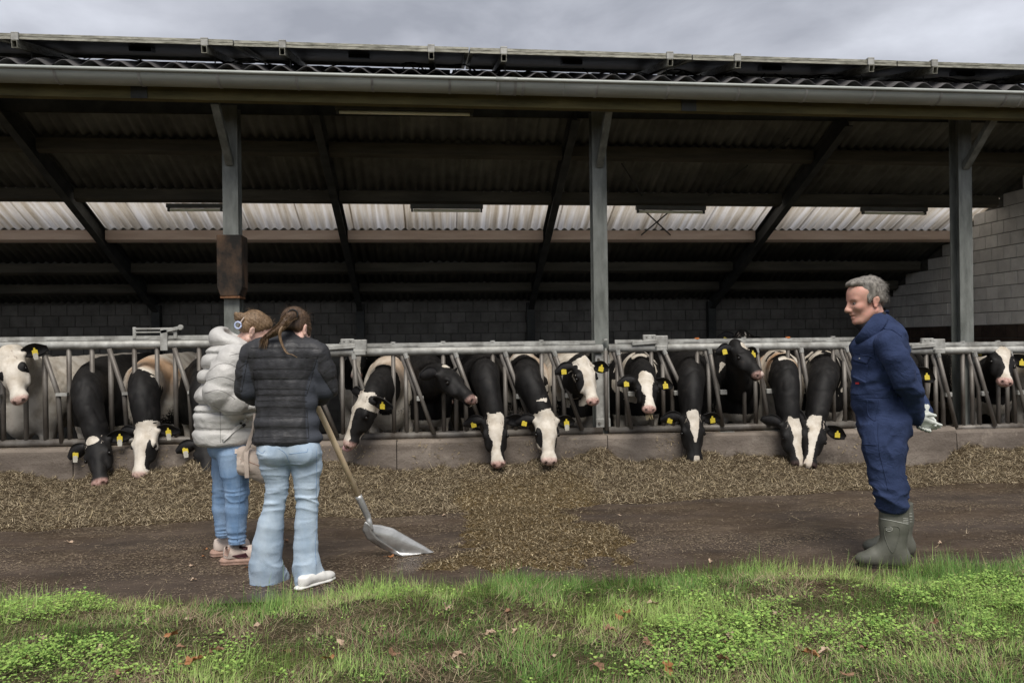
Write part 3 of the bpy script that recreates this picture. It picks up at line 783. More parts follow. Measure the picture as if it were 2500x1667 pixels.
        for ax in range(3):
            o1, o2 = (ax + 1) % 3, (ax + 2) % 3
            sl0 = [slice(None)] * 3; sl1 = [slice(None)] * 3; sl0[ax] = slice(0, -1); sl1[ax] = slice(1, None)
            A, B = S[tuple(sl0)], S[tuple(sl1)]
            e = np.argwhere(A != B); ok = (e[:, o1] > 0) & (e[:, o2] > 0) & (e[:, o1] < F.shape[o1] - 1) & (e[:, o2] < F.shape[o2] - 1); e = e[ok]
            def cell(d1, d2):
                g = e.copy(); g[:, o1] -= d1; g[:, o2] -= d2; return idx[g[:, 0], g[:, 1], g[:, 2]]
            q = np.stack([cell(1, 1), cell(0, 1), cell(0, 0), cell(1, 0)], 1)
            flip = ~A[e[:, 0], e[:, 1], e[:, 2]]; q[flip] = q[flip][:, ::-1]; Q.append(q)
        Q = np.concatenate(Q); Q = Q[(Q >= 0).all(1)]
        return V.astype(np.float32), Q
    def build(s, name, mat, parent=None, attrs=None, smooth_it=1):
        V, Q = s.surface()
        for _ in range(smooth_it):
            acc = np.zeros_like(V); cn = np.zeros(len(V), np.float32)
            for a, b in ((0, 1), (1, 2), (2, 3), (3, 0)):
                np.add.at(acc, Q[:, a], V[Q[:, b]]); np.add.at(acc, Q[:, b], V[Q[:, a]]); np.add.at(cn, Q[:, a], 1); np.add.at(cn, Q[:, b], 1)
            V = V * 0.55 + 0.45 * acc / np.maximum(cn, 1)[:, None]
        return np_mesh(name, V, Q, mat, parent, True, attrs(V) if attrs else None)
_H = np.random.default_rng(5).random((64, 64, 64)).astype(np.float32)
def vnoise(P, scale, off=0.0):
    """smooth value noise in -1..1"""
    p = np.asarray(P, np.float32) * scale + off + 100.0; i = np.floor(p).astype(int); f = p - i; f = f * f * (3 - 2 * f); r = 0
    for a in (0, 1):
        for b in (0, 1):
            for c in (0, 1):
                w = (f[:, 0] if a else 1 - f[:, 0]) * (f[:, 1] if b else 1 - f[:, 1]) * (f[:, 2] if c else 1 - f[:, 2])
                r = r + w * _H[(i[:, 0] + a) % 64, (i[:, 1] + b) % 64, (i[:, 2] + c) % 64]
    return r * 2 - 1
def smooth_pts(pts, n=8):
    pts = [np.array(p, float) for p in pts]; P_ = [2 * pts[0] - pts[1]] + pts + [2 * pts[-1] - pts[-2]]; out = []
    for i in range(1, len(P_) - 2):
        for t in np.linspace(0, 1, n, endpoint=False):
            a, b, c, d = P_[i - 1:i + 3]
            out.append(0.5 * (2 * b + (c - a) * t + (2 * a - 5 * b + 4 * c - d) * t ** 2 + (-a + 3 * b - 3 * c + d) * t ** 3))
    out.append(pts[-1]); return out

# ================================================================== COWS
mc = Mat('cow_coat')
pf = mc.attr('patch'); edge = mc.noise(48, 3, 0.6); edge2 = mc.noise(170, 2, 0.6)
pv = mc.math('ADD', pf, mc.math('ADD', mc.math('MULTIPLY', mc.math('SUBTRACT', edge, 0.5), 0.5), mc.math('MULTIPLY', mc.math('SUBTRACT', edge2, 0.5), 0.35)))
blackm = mc.ramp(pv, [(0.46, 0.0), (0.54, 1.0)])
white = mc.ramp(mc.noise(9, 5, 0.6), [(0.3, (0.44, 0.38, 0.30)), (0.6, (0.66, 0.61, 0.53))])
white = mc.mix(mc.attr('tan'), white, (0.40, 0.225, 0.11))
blk_c = mc.ramp(mc.noise(14, 4, 0.6), [(0.3, (0.006, 0.0056, 0.0056)), (0.62, (0.013, 0.012, 0.0115)), (0.85, (0.034, 0.028, 0.023))])
cc = mc.mix(blackm, white, blk_c)
cc = mc.mix(mc.attr('pink'), cc, mc.ramp(mc.noise(55, 3, 0.6), [(0.35, (0.30, 0.16, 0.13)), (0.6, (0.56, 0.36, 0.31))]))
cc = mc.mix(mc.attr('dark'), cc, (0.012, 0.010, 0.010))
mc.set(base=cc, rough=0.6, spec=0.22)
mc.bump(mc.noise(140, 3, 0.7, mc.coord((1, 1, 0.35))), 0.35, 0.006)
M['cow'] = mc.m
M['eye'] = dirty('cow_eye', (0.004, 0.003, 0.003), (0.01, 0.008, 0.006), 10, 0.06)
M['ear_black'] = dirty('black_ear', (0.006, 0.006, 0.007), (0.018, 0.016, 0.016), 30, 0.7, 0, 0.3, 120)
M['ear_white'] = dirty('white_ear', (0.40, 0.33, 0.27), (0.60, 0.54, 0.47), 30, 0.7, 0, 0.3, 120)
mtag = Mat('yellow_tag'); w1 = mtag.n('ShaderNodeTexNoise'); w1.inputs['Scale'].default_value = 1; w1.inputs['Detail'].default_value = 1; mtag.l(mtag.coord((260, 260, 160)), w1.inputs['Vector'])
mtag.set(base=mtag.mix(mtag.ramp(w1.outputs['Fac'], [(0.60, 0.0), (0.66, 0.7)]), (0.66, 0.52, 0.05), (0.05, 0.04, 0.01)), rough=0.45); M['tag'] = mtag.m
M['tag_clear'] = dirty('grey_tag', (0.40, 0.38, 0.32), (0.55, 0.53, 0.46), 30, 0.3)
M['tongue'] = dirty('tongue', (0.42, 0.24, 0.25), (0.60, 0.38, 0.38), 40, 0.3)
M['horn'] = dirty('hoof', (0.03, 0.028, 0.025), (0.09, 0.08, 0.07), 20, 0.5)

def nrm(v): v = np.array(v, float); return v / np.linalg.norm(v)
def ear_mesh(base, d, up, L=0.185, W=0.052, droop=0.03, name='ear'):
    """leaf shaped cupped ear"""
    base = np.array(base, float); d = nrm(d); up = np.array(up, float); up = nrm(up - d * (up @ d)); side = np.cross(d, up)
    nt, ns = 9, 7; V = []; Fc = []
    for i in range(nt):
        t = i / (nt - 1); w = W * (0.34 + 0.95 * math.sin(math.pi * min(1, (t * 0.80 + 0.12))) ** 1.1 * (1 if t < .6 else 1 - (t - .6) ** 2 * 3.6)); w = max(w, 0.006)
        for j in range(ns):
            u = -1 + 2 * j / (ns - 1)
            for o in (0,):
                V.append(base + d * (L * t) + up * (u * w - droop * t * t) + side * (0.65 * w * (u * u - 0.4) * (1 - .6 * t)))
    n0 = len(V); th = 0.009
    for k in range(n0): V.append(V[k] - side * th)
    for i in range(nt - 1):
        for j in range(ns - 1):
            a = i * ns + j; Fc.append((a, a + 1, a + ns + 1, a + ns)); Fc.append((n0 + a, n0 + a + ns, n0 + a + ns + 1, n0 + a + 1))
    for i in range(nt - 1):
        for j in (0, ns - 1):
            a = i * ns + j; Fc.append((a, a + ns, n0 + a + ns, n0 + a))
    for j in range(ns - 1):
        for i in (0, nt - 1):
            a = i * ns + j; Fc.append((a, n0 + a, n0 + a + 1, a + 1))
    return MB().add([tuple(v) for v in V], Fc), base + d * L * .52 - up * (droop * .3), d, up, side

def cow(label, poll, muz, Yp, face, neck='B', body=(0.0, 0.0), up=(0, -1, 0.35), sh=None, theta=0.0, L=0.50, h=0.012, ears=('B', 'B'), ear_dir=None, tags='yy', tan=0.0, scale=1.0, seed=0, bias=0.15, toward=1, neck_mid=None, earL=0.205, muzzle_pink=0.8, z_sh=None):
    P = np.array(at(poll[0], poll[1], Yp)); 
    m0 = np.array(at(muz[0], muz[1], Yp)); dpl = np.linalg.norm(m0 - P); Ls = L * scale
    dy = math.sqrt(max(Ls * Ls - dpl * dpl, 0.0004)); 
    Mz = np.array(at(muz[0], muz[1], Yp - toward * dy))
    f = nrm(Mz - P); u = np.array(up, float); u = nrm(u - f * (u @ f)); sd_ = np.cross(u, f)
    k_ = np.linalg.norm(Mz - P) / 0.50                     # head scale
    if sh is None: sh = (poll[0], 8.62)
    S0 = at(sh[0], 900, sh[1]); S0 = np.array((S0.x, S0.y, 0.0))
    b = np.array((math.sin(theta), -math.cos(theta), 0)); bs = np.array((math.cos(theta), math.sin(theta), 0)); zz = np.array((0, 0, 1.0))
    def B(x, y, z): return S0 + b * x * scale + bs * y * scale + zz * z * scale
    root = empty('cow', (S0[0], S0[1], 0.02), label, 'cow', 'cows at the feed fence')
    root['org'] = (S0[0], S0[1], 0.02)
    ends = [B(.2, .35, 0), B(.2, -.35, 0), B(-1.85, .35, 0), B(-1.85, -.35, 0), P + .2, P - .2, Mz + .1, Mz - .1, B(0, 0, 1.36)]
    lo = np.min(ends, 0) - .06; hi = np.max(ends, 0) + .06; lo[2] = 0.0
    G = Field(lo, hi, h); sc = scale
    C = lambda a, b_, ra, rb, k=0.06, sq=None: G.cone(B(*a), B(*b_), ra * sc, rb * sc, k, sq)
    C((-.18, 0, .93), (-1.05, 0, .88), .33, .37, .1, (bs, .82)); G.ell(B(-1.36, 0, 1.0), np.array((.33, .27, .27)) * sc, [b, bs, zz], .12)
    C((-.2, 0, 1.235), (-1.5, 0, 1.25), .055, .075, .16)
    for s_ in (-1, 1):
        G.ell(B(-1.28, .21 * s_, 1.22), np.array((.1, .07, .07)) * sc, [b, bs, zz], .08)
        G.ell(B(-.10, .17 * s_, .88), np.array((.18, .10, .32)) * sc, [b, bs, zz], .08)
        C((-.12, .17 * s_, .72), (-.10, .165 * s_, .40), .105, .056); C((-.10, .165 * s_, .40), (-.12, .165 * s_, .12), .054, .040); C((-.12, .165 * s_, .12), (-.08, .165 * s_, .045), .046, .056, .02)
        C((-1.42, .16 * s_, .92), (-1.32, .18 * s_, .64), .19, .10); C((-1.32, .18 * s_, .64), (-1.60, .17 * s_, .46), .085, .052, .04); C((-1.60, .17 * s_, .46), (-1.55, .17 * s_, .12), .05, .04, .03); C((-1.55, .17 * s_, .12), (-1.50, .17 * s_, .045), .046, .056, .02)
    G.ell(B(.04, 0, .72), np.array((.17, .15, .22)) * sc, [b, bs, zz], .1)
    G.chain([B(-1.66, 0, 1.2), B(-1.76, 0, 1.0), B(-1.77, 0, .6)], [.035, .028, .022], .03)
    # neck
    N0 = B(-.06, 0, 1.04); N1 = P - f * .01 * k_ - u * .075 * k_
    mid = (N0 + N1) / 2 + zz * .05 if neck_mid is None else np.array(at(neck_mid[0], neck_mid[1], neck_mid[2]))
    nk = smooth_pts([B(-.3, 0, 1.04), N0, mid, N1], 4)[4:]
    rn = np.interp(np.linspace(0, 1, len(nk)), [0, .35, .7, 1], [.265, .185, .142, .118]) * sc
    nside = np.cross(nrm(N1 - N0), zz); nside = bs if np.linalg.norm(nside) < .15 else nside
    for i in range(len(nk) - 1): G.cone(nk[i], nk[i + 1], rn[i], rn[i + 1], .05, (bs, .74))
    # head
    def H(t, s_, v): return P + f * (t * k_) + sd_ * (s_ * k_) + u * (v * k_)
    A = [f, sd_, u]; e = lambda c, r, k=.03, sub=False: G.ell(H(*c), np.array(r) * k_, A, k * k_, sub)
    e((.06, 0, -.05), (.105, .124, .090)); e((.145, 0, -.045), (.12, .120, .086)); e((.0, 0, -.01), (.05, .075, .04), .04)
    G.cone(H(.14, 0, -.03), H(.40, 0, -.028), .080 * k_, .056 * k_, .04, (sd_, 1.10))
    G.cone(H(.14, 0, -.10), H(.40, 0, -.066), .082 * k_, .046 * k_, .05, (sd_, .86))
    e((.435, 0, -.040), (.062, .081, .058), .035); e((.465, 0, -.022), (.038, .070, .040), .025); e((.43, 0, -.085), (.05, .046, .028), .02)
    for s_ in (-1, 1):
        e((.155, .103 * s_, -.010), (.045, .030, .028), .025)            # brow
        e((.22, .080 * s_, -.080), (.10, .030, .052), .04)               # cheek
        e((.182, .124 * s_, -.030), (.024, .016, .018), .012, True)      # socket
        e((.490, .040 * s_, -.012), (.020, .012, .017), .010, True)      # nostril
        e((.02, .115 * s_, -.045), (.03, .035, .03), .03)                # ear root
    e((.452, 0, -.072), (.06, .06, .0055), .008, True)                   # mouth line
    # colour fields
    nkA = np.array(nk)
    def attrs(V):
        r_ = (V - P) / k_; t, s_, v = r_ @ f, r_ @ sd_, r_ @ u
        head = (t > -.040 + vnoise(V, 16, seed + 3) * .035) & (np.abs(s_) < .17) & (v > -.19) & (v < .1) & (t < .6)
        d2 = ((V[:, None, :] - nkA[None]) ** 2).sum(2); w = d2.argmin(1) / (len(nkA) - 1); dn = np.sqrt(d2.min(1))
        nz = vnoise(V, 5.5, seed) * .06 + vnoise(V, 13, seed) * .03
        bl = (V - S0) @ b / sc; bo = (V - S0) @ bs / sc; bz = V[:, 2] / sc
        bodyv = (vnoise(np.c_[bl, bo, bz], 1.9, seed * 3.7) + bias) * 1.6
        bodyv = np.where(bz < .62, -1.0, bodyv)
        neckv = np.full(len(V), 1.0)
        if neck == 'W': neckv[:] = -1
        elif isinstance(neck, (list, tuple)):        # [(w0, sign), ...] steps from the shoulder to the poll
            neckv[:] = neck[0][1]
            for w0, sg in neck[1:]: neckv = np.where(w + nz * 2.2 > w0, sg, neckv)
        onneck = (dn < .30 * sc) & (w > .12) & (bl > -.25)
        val = np.where(onneck, neckv, bodyv)
        val = np.where(head, face(t, s_ + nz * .35, v, nz), val)
        tanv = np.clip(.35 + vnoise(V, 5, seed + 9) * 1.6, 0, 1) * tan * ((w < .5) & ~head) * np.clip((bz - .85) / .25, 0, 1) * np.clip((bl + .55) / .3, 0, 1)
        pink = np.clip((t - .425) / .03, 0, 1) * head * muzzle_pink * (v > -.075)
        dark = np.zeros(len(V))
        for q_ in (-1, 1):
            dark = np.maximum(dark, np.clip(1.5 - np.sqrt(((t - .486) / .017) ** 2 + ((s_ - .040 * q_) / .012) ** 2 + ((v + .014) / .02) ** 2), 0, 1) * head)
            dark = np.maximum(dark, np.clip(1.5 - np.sqrt(((t - .182) / .024) ** 2 + ((s_ - .124 * q_) / .02) ** 2 + ((v + .030) / .017) ** 2), 0, 1) * head * .8)
        dark = np.maximum(dark, np.clip(1.3 - np.abs(v + .072) / .007, 0, 1) * (t > .42) * head)
        dark = np.maximum(dark, ((V[:, 2] < .085)) * 1.0)
        return dict(patch=(np.clip(val, -1, 1) * .5 + .5), tan=tanv, pink=pink, dark=dark)
    G.warp(lambda Q: vnoise(Q, 7, seed) * .007 + (1 - np.abs(vnoise(Q * np.array([1.0, 1.0, .45]), 14, seed + 2))) ** 4 * .006)
    body_o = G.build('coat', M['cow'], root, attrs)
    for s_ in (-1, 1):
        bm = bmesh.new(); bmesh.ops.create_icosphere(bm, subdivisions=2, radius=.0195 * k_)
        me = bpy.data.meshes.new('eye'); bm.to_mesh(me); bm.free()
        eo = link('eye', me, None, M['eye'], True); eo.parent = root; eo.location = Vector(H(.182, .114 * s_, -.028)) - root.location
    for n_, s_ in enumerate((-1, 1)):
        ed = ear_dir[n_] if ear_dir else (-.16, s_ * 1.0, -.12)
        dv = f * ed[0] + sd_ * ed[1] + u * ed[2] - zz * .12
        mb, tp, d_, up_, side = ear_mesh(H(.012, .112 * s_, -.040), dv, (zz * .8 + u * .5), earL * k_, .055 * k_)
        eo = mb.build('ear', M['ear_black'] if ears[n_] == 'B' else M['ear_white'], root, True)
        if tags[n_] == '-': continue
        # tag hangs from the ear, facing the way the cow looks
        fw = nrm(u * .55 + f * .35 + np.array((0, -.9, 0))); sx = nrm(np.cross(zz, fw)); upv = np.cross(fw, sx)
        c0 = tp + fw * .018; a_ = rnd.uniform(-.25, .25); sx, upv = sx * math.cos(a_) + upv * math.sin(a_), upv * math.cos(a_) - sx * math.sin(a_)
        W_, Hh = .0245, .028
        outl = [(-W_, -Hh), (W_, -Hh), (W_, Hh * .55), (W_ * .35, Hh * .8), (W_ * .3, Hh * 1.45), (-W_ * .3, Hh * 1.45), (-W_ * .35, Hh * .8), (-W_, Hh * .55)]
        vs = [tuple(c0 + sx * p + upv * (q_ - .02) + fw * o_) for o_ in (0.003, -.003) for p, q_ in outl]
        nn = len(outl); to = MB().add(vs, [tuple(range(nn)), tuple(range(2 * nn - 1, nn - 1, -1))] + [(i, nn + i, nn + (i + 1) % nn, (i + 1) % nn) for i in range(nn)]).build('ear_tag', M['tag'], root)
        if tags[n_] == 'd':
            c1 = c0 - upv * .062 + fw * .004; outl = [(-.018, -.03), (.018, -.03), (.022, .0), (.018, .03), (-.018, .03), (-.022, 0)]
            vs = [tuple(c1 + sx * p + upv * q_ + fw * o_) for o_ in (0.002, -.002) for p, q_ in outl]; nn = 6
            MB().add(vs, [tuple(range(nn)), tuple(range(2 * nn - 1, nn - 1, -1))] + [(i, nn + i, nn + (i + 1) % nn, (i + 1) % nn) for i in range(nn)]).build('grey_tag', M['tag_clear'], root)
    # tuft between the ears
    tb = MB(); tr_ = random.Random(seed + 50)
    for q_ in range(60):
        s_ = tr_.uniform(-.07, .07); t_ = tr_.uniform(-.03, .06); p0 = H(t_, s_, .02 - abs(s_) * .15)
        tb.tube([p0, p0 + (f * tr_.uniform(.0, .035) + u * tr_.uniform(.006, .018) + sd_ * tr_.uniform(-.02, .02)) * k_, p0 + (f * tr_.uniform(.03, .06) + u * tr_.uniform(-.002, .01) + sd_ * tr_.uniform(-.03, .03)) * k_], [.004, .003, .001], 3, False)
    fv = float(face(np.array([.03]), np.array([0.0]), np.array([.03]), np.array([0.0]))[0])
    tb.build('forelock', M['ear_black'] if fv > 0 else M['ear_white'], root)
    return root, H
def blaze(ws, c=0.0, poll_white=True, muz=True):
    """white stripe on a black face; ws = half widths at t = 0, .15, .3, .45"""
    def fn(t, s, v, nz):
        w = np.interp(t, [-.04, .06, .17, .30, .40, .48], ws) + nz * .25
        return np.where(v > -.085, np.clip((np.abs(s - c) - w) / .02, -1, 1), 1.0)
    return fn
def whiteface(patches, under=-1):
    """black patches (t, s, rt, rs) on a white face"""
    def fn(t, s, v, nz):
        val = np.full(len(t), -1.0)
        for (a, b_, ra, rb) in patches: val = np.maximum(val, np.clip((1 - np.sqrt(((t - a) / ra) ** 2 + ((s - b_) / rb) ** 2)) * 3.5 + nz * 5, -1, 1))
        return val
    return fn
def blackface(spots):
    g = whiteface(spots)
    return lambda t, s, v, nz: -np.where(v > -.12, g(t, s, v, nz), -1.0)
FR = (0, -1, 0.35); DN = (0, -1, 0.25)
out = []
cow('white faced cow with raised head at the picture edge, one dark tagged ear', (17, 866), (46, 984), 7.85, whiteface([(.20, -.075, .04, .03), (.17, .10, .05, .03)]), 'W', up=(-.05, -1, .45), sh=(60, 8.58), theta=-.45, seed=1, bias=-.5, ears=('W', 'B'), tags='-d', toward=1, L=.49)
cow('black cow with a small white forehead spot eating beside the straight fence bars', (231, 1073), (240, 1186), 7.80, blackface([(.035, -.0, .04, .05)]), 'B', up=(-.12, -1, .3), sh=(238, 8.46), seed=2, bias=.9, tags='dd', neck_mid=(214, 960, 8.02), ear_dir=((-.1, -1, -.1), (-.1, 1, -.1)))
cow('white headed cow with a tan saddle eating beside the girl in white', (353, 1045), (337, 1168), 7.80, whiteface([(.27, .085, .14, .03), (.22, -.12, .03, .02)]), [(0, -1), (.42, 1), (.90, -1)], up=(-.18, -1, .3), sh=(362, 8.46), seed=3, bias=-.35, ears=('B', 'B'), tags='-d', tan=.8, neck_mid=(352, 955, 8.02))
cow('black cow mostly hidden behind the girl in white, its head low in the feed', (505, 1073), (506, 1180), 7.82, blackface([]), 'B', up=(.1, -1, .3), sh=(500, 8.46), seed=4, bias=.45, tags='d-', neck_mid=(500, 960, 8.02))
cow('cow with narrow white blaze standing behind the licking cow in the second row', (874, 846), (869, 922), 9.75, blaze([.03, .04, .05, .045, .06, .07]), 'B', up=(0, -.6, .8), sh=(880, 10.5), seed=6, bias=.3, L=.46, tags='--', h=.02, muzzle_pink=.5)
r7, H7 = cow('cow with white forehead turned aside and licking its nose beside the shovel handle', (892, 966), (842, 1090), 7.72, whiteface([(.24, .115, .13, .085), (.17, .075, .06, .045), (.36, .085, .10, .05), (.0, .13, .05, .05)]), [(0, -1), (.34, 1)], up=(-.72, -.55, .35), sh=(950, 8.46), theta=-.1, seed=7, bias=-.1, L=.50, tags='-y', tan=.6, neck_mid=(930, 950, 8.05), toward=1, ear_dir=((-.15, -1, .1), (-.30, 1, -.3)))
tp = [H7(.475, .02, -.06), H7(.50, .0, -.062), H7(.525, -.02, -.045), H7(.525, -.025, -.015), H7(.505, -.02, .0)]
tg = Field(np.min(tp, 0) - .04, np.max(tp, 0) + .04, .006); tg.chain(tp, [.020, .019, .017, .014, .010], .012); tg.build('tongue', M['tongue'], r7)
cow('all black cow in profile with pale nose looking along the fence', (1087, 903), (1163, 978), 7.86, blackface([(-.01, 0, .03, .05), (.47, .02, .025, .03)]), 'B', up=(.42, -.30, .85), sh=(1040, 8.52), theta=.12, seed=8, bias=.95, tags='-d', L=.50, neck_mid=(1050, 930, 8.22), toward=1, ear_dir=((-.25, -1, .0), (-.45, .9, -.05)), muzzle_pink=.5)
cow('black cow with broad white blaze and pink muzzle, eating at the shovelled feed', (1208, 1020), (1217, 1141), 7.74, blaze([.088, .085, .055, .035, .05, .08]), 'B', up=DN, sh=(1185, 8.46), theta=.02, seed=9, bias=.75, neck_mid=(1186, 925, 8.02), tags='y-', muzzle_pink=.95)
cow('white headed cow with one black eye patch, eating left of the middle column', (1334, 1018), (1343, 1132), 7.76, whiteface([(.22, -.078, .10, .030), (.15, .13, .06, .03), (.32, .10, .10, .025)]), [(0, -1), (.20, 1), (.93, -1)], up=(.06, -1, .25), sh=(1278, 8.46), theta=-.1, seed=10, bias=.2, ears=('B', 'B'), tags='yd', tan=.5, neck_mid=(1290, 930, 8.02), muzzle_pink=.7)
cow('white faced cow with head up and black ears in front of the middle column', (1424, 886), (1452, 985), 7.74, whiteface([(.20, -.098, .13, .042), (.05, -.115, .04, .03), (.2, .12, .07, .02)]), [(0, -1), (.35, 1)], up=(.12, -.75, .65), sh=(1398, 8.46), theta=.05, seed=11, bias=-.35, tan=.35, L=.47, neck_mid=(1400, 925, 8.1), ear_dir=((-.05, -1, -.1), (-.05, 1, -.05)), muzzle_pink=.95)
r12, H12 = cow('chewing cow with broad white blaze and straw at its mouth, right of the middle column', (1577, 922), (1587, 1003), 7.72, blaze([.09, .085, .05, .04, .06, .09]), [(0, 1), (.16, -1), (.30, 1)], up=(0, -.62, .78), sh=(1556, 8.50), seed=12, bias=.1, L=.45, neck_mid=(1566, 915, 8.15), ear_dir=((-.05, -1, .0), (-.05, 1, .0)), muzzle_pink=.95)
sb = MB(); q0 = np.array(H12(.47, 0, -.085))
for k in range(12): 
    p0 = q0 + np.array((rnd.uniform(-.03, .03), rnd.uniform(-.03, .0), rnd.uniform(-.01, .01))); sb.tube([p0, p0 + np.array((rnd.uniform(-.03, .03), -.01, rnd.uniform(-.06, -.02)))], .0018, 3)
sb.build('straw_wisp', dirty('straw_wisp', (0.42, 0.33, 0.17), (0.6, 0.5, 0.3), 20, 0.7), r12)
cow('black cow with a long white triangle on its forehead, eating alone', (1691, 1014), (1700, 1136), 7.76, lambda t, s, v, nz: np.where((v > -.1) & (t < .36), np.clip((np.abs(s) - np.interp(t, [0, .03, .27, .30], [.055, .058, .008, -.03]) - nz * .2) / .015, -1, 1), np.where((t > .40) & (v > -.06), np.clip((np.abs(s) - .022) / .012, -1, 1), 1.0)), 'B', up=(0, -1, .22), sh=(1684, 8.46), seed=13, bias=.6, neck_mid=(1686, 930, 8.02), muzzle_pink=0.0)
cow('black cow with raised head and spotted pink nose, white patch above its eyes', (1806, 846), (1860, 919), 7.80, blackface([(.03, .02, .06, .05), (.47, .03, .035, .035)]), [(0, -1), (.10, 1)], up=(.30, -.45, .85), sh=(1800, 8.46), theta=.02, seed=14, bias=.2, L=.48, tan=.5, neck_mid=(1806, 935, 8.2), ear_dir=((-.1, -1, -.05), (-.1, 1, .05)), muzzle_pink=.55)
cow('cow with tapering white blaze and tan shoulders, one of two eating nose to nose', (1934, 1030), (1954, 1140), 7.74, blaze([.075, .082, .06, .035, .03, .02], .01), [(0, -1), (.36, 1)], up=(.10, -1, .2), sh=(1905, 8.46), seed=15, bias=-.1, tan=.9, neck_mid=(1914, 925, 8.02), tags='--', ear_dir=((-.5, -.8, -.1), (-.5, .8, .0)), muzzle_pink=0.1)
cow('cow with pale blaze and one tagged ear spread towards the farmer, head in the feed', (1994, 1030), (1975, 1142), 7.70, blaze([.06, .06, .045, .04, .04, .04], -.025), [(0, 1), (.12, -1), (.22, 1)], up=(-.22, -1, .2), sh=(2012, 8.46), seed=16, bias=.4, neck_mid=(2008, 925, 8.02), tags='-y', ear_dir=((-.6, -.75, .0), (-.1, 1, -.1)), muzzle_pink=0.1)
cow('black cow in the second row whose ears show above the fence rail', (1815, 818), (1824, 880), 9.6, blackface([(.10, 0, .12, .012)]), 'B', up=(.1, -.5, .9), sh=(1850, 10.5), theta=-.1, seed=17, bias=.7, L=.48, tags='y-', h=.02)
cow('black cow behind the farmer\'s back with only a tagged ear showing', (2212, 884), (2196, 968), 7.85, blaze([.05, .05, .03, .02, .03, .05]), 'B', up=(0, -.7, .7), sh=(2215, 8.52), seed=18, bias=.3, L=.47, tags='yy')
cow('black cow with white blaze and raised head by the end wall', (2447, 857), (2458, 936), 8.02, blaze([.075, .075, .04, .025, .045, .08]), [(0, -1), (.14, 1)], up=(.03, -.62, .78), sh=(2425, 8.58), theta=-.05, seed=19, bias=.05, L=.46, tags='yy', neck_mid=(2432, 920, 8.4), muzzle_pink=.95)
cow('pale cow cut off by the picture edge beside the end wall', (2562, 880), (2585, 970), 7.95, whiteface([(.2, -.09, .1, .03)]), 'W', up=(.1, -.7, .7), sh=(2535, 8.58), theta=-.1, seed=20, bias=-.7, L=.48, tags='y-')
cow('black cow standing in the second row right of the middle column', (1486, 900), (1482, 985), 9.7, blackface([(.1, 0, .03, .02)]), 'B', up=(0, -.6, .8), sh=(1480, 10.2), theta=.15, seed=31, bias=.5, L=.48, tags='--', h=.022)
cow('dark cow standing in the second row behind the cow with the white triangle', (1640, 905), (1646, 990), 9.8, blaze([.03, .03, .02, .02, .03, .05]), 'B', up=(0, -.6, .8), sh=(1640, 10.3), theta=-.15, seed=32, bias=.25, L=.48, tags='--', h=.022)
cow('pale cow standing further back in the barn behind the two grazing cows', (120, 900), (128, 990), 9.6, whiteface([(.2, -.09, .1, .03)]), 'W', up=(0, -.6, .8), sh=(110, 10.4), theta=1.1, seed=22, bias=-.6, L=.48, tags='--', h=.022)
cow('white backed cow in the second row behind the black cow in profile', (1090, 905), (1098, 990), 9.75, blaze([.05, .05, .03, .02, .03, .05]), 'B', up=(0, -.6, .8), sh=(1082, 10.5), theta=.1, seed=23, bias=-.2, L=.48, tags='--', h=.022)
cow('white backed cow in the second row behind the cow with the eye patch', (1300, 900), (1295, 985), 9.75, blaze([.05, .05, .03, .02, .03, .05]), 'W', up=(0, -.6, .8), sh=(1285, 10.5), theta=-.1, seed=24, bias=-.2, L=.48, tags='--', h=.022)
# ================================================================== FEED, YARD LITTER, VERGE
def interp_px(tab): 
    xs_ = [t[0] for t in tab]; ys_ = [t[1] for t in tab]
    return lambda px: np.interp(px, xs_, ys_)
top_tab = [(-900, 1168), (0, 1163), (240, 1160), (330, 1144), (480, 1130), (640, 1118), (790, 1122), (900, 1137), (1000, 1135), (1200, 1140), (1300, 1130), (1360, 1122), (1430, 1112), (1465, 1100), (1500, 1114), (1560, 1119), (1650, 1110), (1800, 1104), (1900, 1111), (2050, 1124), (2200, 1129), (2300, 1118), (2400, 1094), (2500, 1091), (3300, 1085)]
front_tab = [(-900, 1315), (0, 1300), (200, 1290), (500, 1272), (900, 1262), (1150, 1250), (1600, 1224), (2000, 1204), (2120, 1196), (2300, 1186), (2500, 1182), (3300, 1176)]
tx = np.array([at(a, b, 7.84).x for a, b in top_tab]); tz = np.array([at(a, b, 7.84).z for a, b in top_tab])
fp = [gnd(a, b) for a, b in front_tab]; fx = np.array([p.x for p in fp]); fy = np.array([p.y for p in fp])
sc_ = gnd(1315, 1290); s2_ = gnd(1300, 1385)
